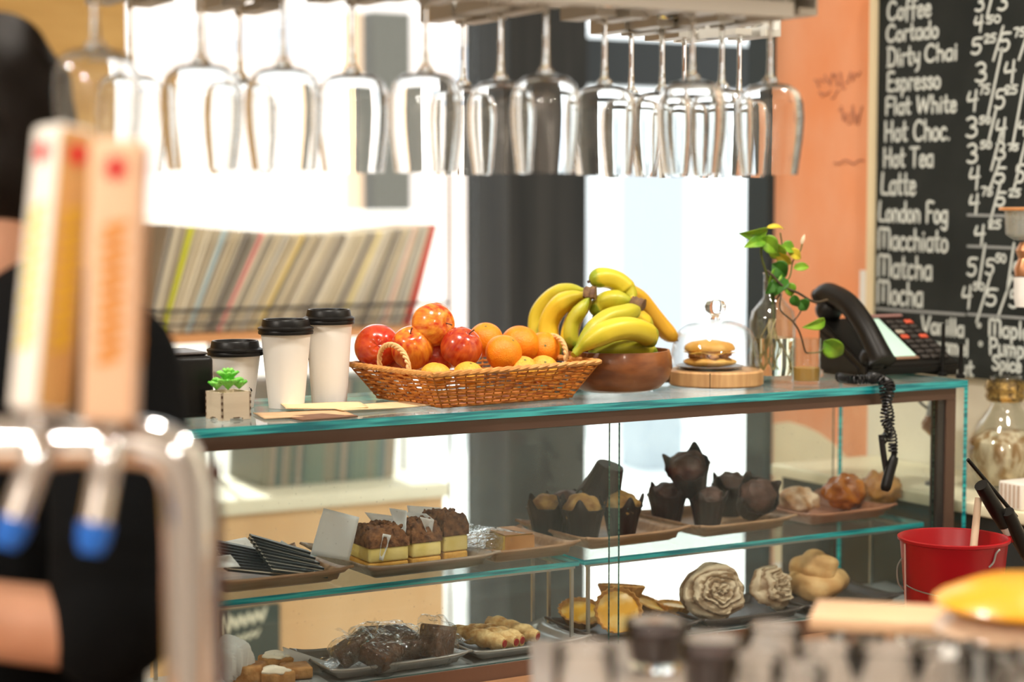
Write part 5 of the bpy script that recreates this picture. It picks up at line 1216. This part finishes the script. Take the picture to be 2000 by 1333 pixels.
# --- beer tower
YT = 1.60
def tp(px, py, Y=YT): return at(px, py, Y)
tw = thing('beer_tower', 'chrome beer tap tower with a bent column', 'tower', (tp(365, 1300).x, YT, 1.0106))
o_ = tw.location
g = G(); P = bez([tp(-330, 868)-o_, tp(-100, 866)-o_, tp(120, 864)-o_, tp(250, 866)-o_, tp(325, 882)-o_, tp(358, 935)-o_, tp(366, 1010)-o_, tp(370, 1150)-o_, Vector((.002, 0, .0))], 60)
g.tube(P, .0225, 24); g.build('chrome_pipe', CHROME, tw)
G().lathe([(0, 0), (.045, 0), (.045, .006), (.026, .014), (.0232, .014), (.0232, 0)], 32, TM((.002, 0, .0))).build('base_flange', CHROME, tw)
G().tube([tp(416, 905, YT+.03)-o_, tp(420, 1010, YT+.03)-o_, tp(428, 1340, YT+.03)-o_], .0065, 10).build('hose', mat('dark_red_hose', (.07, .010, .008), .4), tw)
BLU = mat('blue_cap', (.01, .12, .52), .4)
for pa, pb in (((212, 878), (186, 1030)), ((78, 878), (28, 1020))):
    a, b_ = tp(*pa, YT-.045)-o_, tp(*pb, YT-.06)-o_
    s_ = G().tube(bez([tp(pa[0], pa[1]-6)-o_, a, a.lerp(b_, .5), b_], 20), [.013, .0135, .014, .0135, .0125, .0115, .011]*3 if False else .0125, 16).build('faucet', CHROME, tw)
    dd = (b_-a).normalized(); G().tube([b_-dd*.003, b_+dd*.012, b_+dd*.022], [.0145, .0135, .009], 16).build('blue_cap', BLU, s_, label='blue plastic cap on the spout')
    G().lathe([(0, 0), (.016, 0), (.019, .006), (.016, .012), (.010, .02), (0, .02)], 20, TM(tp(pa[0], 822)-o_)).build('collar', CHROME, tw)
def handle(label, pb, pt, w, rz, mats_, emb, seed):
    A, B = tp(*pb, YT-.02), tp(*pt, YT-.03 + (.05 if seed == 1 else 0)); h = (B-A).length
    t = thing('tap_handle', label, 'tap handle', A, 0); ax = (B-A).normalized()
    from mathutils import Quaternion
    t.rotation_mode = 'QUATERNION'; t.rotation_quaternion = Vector((0, 0, 1)).rotation_difference(ax) @ Quaternion((0, 0, 1), rz)
    a = w/2
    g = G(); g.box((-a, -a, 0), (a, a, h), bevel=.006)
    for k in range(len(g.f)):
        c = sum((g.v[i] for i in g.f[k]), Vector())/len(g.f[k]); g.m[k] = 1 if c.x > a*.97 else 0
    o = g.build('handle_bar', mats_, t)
    for nm, face in (('emblem', 0), ('emblem', 1)):
        M = TM((0, -a-.0006, h*.90)) if face == 0 else TM((a+.0006, 0, h*.90), (0, 0, PI/2))
        g = G(); n = 11; ring_ = [(.012*(1 if k % 2 == 0 else .55)*math.sin(2*PI*k/(2*n)), -.0004, .012*(1 if k % 2 == 0 else .55)*math.cos(2*PI*k/(2*n))) for k in range(2*n)]
        g.add(ring_, [tuple(range(2*n))], M); g.build('emblem', mat('red_emblem', (.62, .01, .015), .5), t, False, solid=.0006)
        g = G()
        for k in range(6):
            z0 = h*(.22+.085*k)
            stroke(g, [(-.008, z0), (.006, z0+h*.02), (-.006, z0+h*.045), (.009, z0+h*.065)], .0065, 0)
        g.v = [M @ Vector((v.x, -.0005, v.z-h*.90)) for v in g.v]
        g.build('lettering', emb[face], t, False, solid=.0005, weld=False)
    G().lathe([(0, -.018), (.008, -.018), (.008, -.001), (0, -.001)], 16).build('ferrule', CHROME, t)
handle('white beer tap handle, its shaded side coloured ochre, with red emblems, left of the peach one', (78, 806), (128, 250), .040, R(-42), [mat('white_handle', (.84, .80, .74), .5), mat('shaded_handle', (.55, .31, .11), .5)], [mat('yellow_lettering', (.86, .72, .22), .5), mat('shaded_lettering', (.66, .40, .03), .5)], 1)  # ochre and amber put the right face's shade into its colour
handle('peach beer tap handle with orange lettering and a red emblem', (216, 820), (236, 272), .044, R(4), [mat('peach_handle', (.80, .53, .35), .5), mat('peach_shaded', (.50, .34, .26), .5)], [mat('orange_lettering', (.70, .28, .05), .5)]*2, 2)  # peach takes in the shade on this face; side is a darker copy

# ================================================================== hanging wine glasses and their rack
ZF = 1.862                                                     # underside of the rack where the feet hang
WG = glass('wine_glass', (.99, .995, .995), 0, 1.45)
WGS = glass('wine_stem_glass', (.98, .99, .99), 0, 1.45)
proto = thing('wine_glass', 'x', 'glass', (0, 0, ZF), 0, 'wine glasses hanging from the rack')
LN = .232
pr = [(0, 0), (.034, .0005), (.036, -.002), (.030, -.005), (.010, -.009), (.0048, -.016), (.0036, -.030), (.0034, -.075), (.0048, -.098), (.012, -.108)]
G().lathe(pr + [(0, -.1085)], 40).build('foot_and_stem', WGS, proto)
ob = [(.0, -.1088), (.012, -.1088), (.028, -.1125), (.0385, -.121), (.0445, -.136), (.0460, -.156), (.0445, -.182), (.0412, -.208), (.0380, -LN)]
ib = [(max(0, r-.0028), z-.0028*(r < .03)) for r, z in ob][::-1]; ib[0] = (.0352, -LN)
G().lathe(ob + ib, 56).build('bowl', WG, proto)
GLS = [(190, -0.76, 'wine glass hanging at the far left in front of the ochre wall', 1.04), (395, -0.62, 'wine glass second from the left in the front row, over the left window', 1.04), (555, -0.62, 'wine glass third from the left in the front row', 1.0),
       (690, -0.56, 'wine glass fourth from the left, left of the olive post', 1.0), (832, -0.62, 'wine glass fifth from the left, right of the olive post', 1.0), (978, -0.53, 'wine glass hanging over the left half of the dark column', .96),
       (1066, -0.66, 'wine glass hanging over the right half of the dark column', .96), (1180, -0.52, 'wine glass just right of the dark column in the right cluster', 1.0), (1232, -0.36, 'back row wine glass in the right cluster, behind the dark column side', 1.0),
       (1292, -0.43, 'wine glass in the middle of the right cluster', 1.0), (1350, -0.66, 'front row wine glass with a clear stem, third from the right end', 1.0), (1335, -0.30, 'back row wine glass in the middle of the right cluster', 1.0),
       (1408, -0.53, 'front row wine glass second from the right end', 1.0), (1442, -0.38, 'back row wine glass second from the right end', 1.0), (1502, -0.66, 'wine glass at the right end, in front of the salmon wall', 1.0),
       (470, -0.38, 'back row wine glass between the second and third front glasses', 1.0), (258, -0.40, 'back row wine glass behind the leftmost one', 1.0), (905, -0.40, 'back row wine glass left of the dark column', .98)]
for i, (px, v, lab, s_) in enumerate(GLS):
    p = onv(px, 330, v); g_ = proto if i == 0 else dup(proto)
    g_.location = (p.x, p.y, ZF); g_['label'] = lab; g_['group'] = 'wine glasses hanging from the rack'
    g_.scale = (s_*1.0, s_*1.0, 1.0)
rk = thing('glass_rack', 'pale metal stemware rack the wine glasses hang from', 'rack', CASE @ Vector((0, -.45, ZF)), TH)
def rkx(px, v): return UV(onv(px, 25, v))[0]
RKM = mat('rack_metal', (.60, .59, .55), .45, .1); ur = rkx(1548, -.62)
for px, v, _l, _s in GLS:
    uu = UV(onv(px, 330, v))[0]; v0 = v+.45
    for s_ in (-1, 1):
        x0, x1 = sorted((uu+s_*.012, uu+s_*.0425)); w0, w1 = sorted((uu+s_*.0390, uu+s_*.0425))
        G().box((x0, v0-.046, -.021), (x1, v0+.046, -.0115)).box((w0, v0-.046, -.0115), (w1, v0+.046, .0224)).build('rail', RKM, rk, False)
G().box((rkx(120, -.62), -.37, .0225), (ur, .20, .034)).build('slatted_board', RKM, rk, False)
G().box((rkx(705, -.74), -.295, -.030), (rkx(1546, -.74), -.283, -.010)).box((rkx(705, -.74), -.283, -.030), (rkx(705, -.74)+.006, -.2, .0224)).box((rkx(1546, -.74)-.006, -.283, -.030), (rkx(1546, -.74), -.2, .0224)).build('front_bar', RKM, rk, False)
for uu in (rkx(200, -.62), ur-.05):
    for vv in (-.2, .22): G().tube([(uu, vv, .0345), (uu, vv, 3.0-ZF-.0005)], .006, 10).build('hanger_rod', RKM, rk)

# ================================================================== the bartender
SKIN = mat('skin', (.50, .25, .15), .5, col2=(.56, .29, .18), nscale=14, sss=.15); SHIRT = mat('black_shirt', (.0045, .005, .0055), .9, bump=.3, bscale=30, spec=.08); HAIR = mat('black_hair', (.007, .0045, .003), .6, bump=.6, bscale=220, spec=.2); TROU = mat('black_trousers', (.012, .012, .014), .9)
def limb(g, pts, rad, n=18, k=26): 
    P = bez(pts, k); m = len(P); rr = []
    for i in range(m):
        t = i/(m-1)*(len(rad)-1); j = min(int(t), len(rad)-2); rr.append(rad[j]+(rad[j+1]-rad[j])*(t-j))
    g.tube(P, rr, n); g.blob(P[0], rr[0], seg=16, ring=10); g.blob(P[-1], rr[-1], seg=16, ring=10)
def fuse(o, vox, it=6):
    r = o.modifiers.new('fuse', 'REMESH'); r.mode = 'VOXEL'; r.voxel_size = vox; r.use_smooth_shade = True
    s_ = o.modifiers.new('soften', 'SMOOTH'); s_.factor = .5; s_.iterations = it
PX, PY = -.575, 2.13                                            # where the person stands
lf_ = Vector((.66, -.75, 0)); fd = Vector((-.75, -.66, 0))      # the person's left and front
def bp_(l, f, z): return Vector((PX, PY, 0)) + lf_*l + fd*f + Vector((0, 0, z))
g = G()
# head and neck turned to the left of the picture
HC = Vector((-.600, 2.12, 1.672)); hx = Vector((-.98, .2, 0))   # looking direction
M = Matrix.Rotation(math.atan2(hx.y, hx.x), 4, 'Z')
g.blob(HC, (.092, .074, .112), M=M, seg=36, ring=26)
g.blob(HC + M @ Vector((.045, 0, -.055)), (.055, .052, .062), M=M)
g.blob(HC + M @ Vector((.094, 0, -.012)), (.018, .013, .022), M=M, seg=14, ring=10)   # nose
g.blob(HC + M @ Vector((.084, 0, -.062)), (.016, .024, .012), M=M, seg=14, ring=10)   # lips
g.blob(HC + M @ Vector((.075, 0, -.095)), (.022, .024, .018), M=M, seg=14, ring=10)   # chin
for s_ in (-1, 1):
    g.blob(HC + M @ Vector((-.002, s_*.076, -.012)), (.018, .008, .030), M=M, seg=14, ring=10)
    g.blob(HC + M @ Vector((.078, s_*.030, .018)), (.014, .018, .007), M=M, seg=14, ring=10)
limb(g, [HC + Vector((.012, 0, -.06)), HC + Vector((.030, 0, -.14)), bp_(0, -.01, 1.44)], [.052, .055, .070])
limb(g, [bp_(0, 0, 1.42), bp_(0, 0, 1.22), bp_(0, 0, .98)], [.10, .105, .115])
arms = []
for s_ in (1, -1):
    sh = bp_(.225, -.01, 1.42) if s_ > 0 else bp_(-.175, 0, 1.43)
    if s_ > 0: el, wr, hd = Vector((-.400, 1.860, 1.165)), Vector((-.640, 1.815, 1.205)), Vector((-.725, 1.81, 1.21))
    else: el, wr, hd = bp_(-.24, .06, 1.14), bp_(-.17, .30, 1.14), bp_(-.15, .38, 1.14)
    limb(g, [sh, sh.lerp(el, .5)+Vector((.005, 0, 0)), el], [.056, .048, .042]); limb(g, [el, el.lerp(wr, .5), wr], [.042, .040, .027]); arms.append((sh, el, wr))
    dr = (hd-wr).normalized(); sd = dr.cross(Vector((0, 0, 1))).normalized()
    g.blob(wr+dr*.045, (.046, .040, .017), M=Matrix.Rotation(math.atan2(dr.y, dr.x), 4, 'Z'), seg=18, ring=12)
    for k, (ln, off) in enumerate(((.070, -.030), (.078, -.010), (.074, .010), (.060, .028))):
        b0 = wr+dr*.082+sd*off; limb(g, [b0-dr*.02, b0+dr*ln*.5+Vector((0, 0, -.004)), b0+dr*ln*.85+Vector((0, 0, -.022)), b0+dr*ln*.9+Vector((0, 0, -.04))], [.0095, .009, .0082, .007], 10, 12)
    b0 = wr+dr*.030-sd*.034; limb(g, [b0+sd*.01, b0-sd*.012+dr*.025, b0-sd*.008+dr*.055+Vector((0, 0, -.008))], [.0115, .0105, .0085], 10, 10)
for s_ in (1, -1):
    limb(g, [bp_(.09*s_, 0, .95), bp_(.10*s_, .02, .50), bp_(.10*s_, -.01, .09)], [.088, .062, .042])
    limb(g, [bp_(.10*s_, -.03, .05), bp_(.11*s_, .06, .04), bp_(.12*s_, .17, .03)], [.040, .042, .030])
person = g.build('person', SKIN, None, weld=False); fuse(person, .0075)
person['label'] = 'person in a black shirt with short black hair behind the beer taps'; person['category'] = 'person'
g = G()
g.blob(HC + M @ Vector((-.012, 0, .022)), (.103, .084, .112), M=M, seg=40, ring=28, amp=.08, fr=26)
g.blob(HC + M @ Vector((-.040, 0, -.03)), (.070, .078, .082), M=M, amp=.08, fr=30)
h_ = g.build('hair', HAIR, person, weld=False); fuse(h_, .006, 3)
g = G()
limb(g, [bp_(0, -.012, 1.475), bp_(0, -.005, 1.40), bp_(0, 0, 1.25), bp_(0, 0, 1.02), bp_(0, 0, .90)], [.075, .120, .128, .128, .135], 26)
for s_ in (1, -1):
    limb(g, [bp_(.03*s_, -.012, 1.47), bp_(.12*s_, -.012, 1.455), bp_((.225 if s_ > 0 else -.175), -.01, 1.42)], [.062, .074, .074])
    limb(g, [bp_(.10*s_, -.01, 1.36), bp_(.085*s_, 0, 1.15), bp_(.085*s_, 0, .92)], [.122, .112, .112], 24)
sh, el, wr = arms[0]
limb(g, [sh, sh.lerp(el, .5)+Vector((.012, 0, 0)), el + Vector((.006, 0, .03)), el + Vector((-.004, -.002, .004))], [.074, .074, .068, .060])
sh, el, wr = arms[1]; limb(g, [sh, sh.lerp(el, .5), el, el.lerp(wr, .1)], [.070, .065, .06, .058])
s_ = g.build('shirt', SHIRT, person, weld=False); fuse(s_, .008)
g = G()
for s_ in (1, -1): limb(g, [bp_(.085*s_, 0, .96), bp_(.10*s_, .015, .50), bp_(.10*s_, -.01, .11)], [.118, .085, .065])
limb(g, [bp_(-.06, 0, .93), bp_(.06, 0, .93)], [.12, .12]); t_ = g.build('trousers', TROU, person, weld=False); fuse(t_, .01)
g = G()
for s_ in (1, -1): limb(g, [bp_(.10*s_, -.05, .047), bp_(.11*s_, .06, .045), bp_(.12*s_, .19, .038)], [.046, .047, .037])
t_ = g.build('shoes', BLACKP, person, weld=False); fuse(t_, .008)
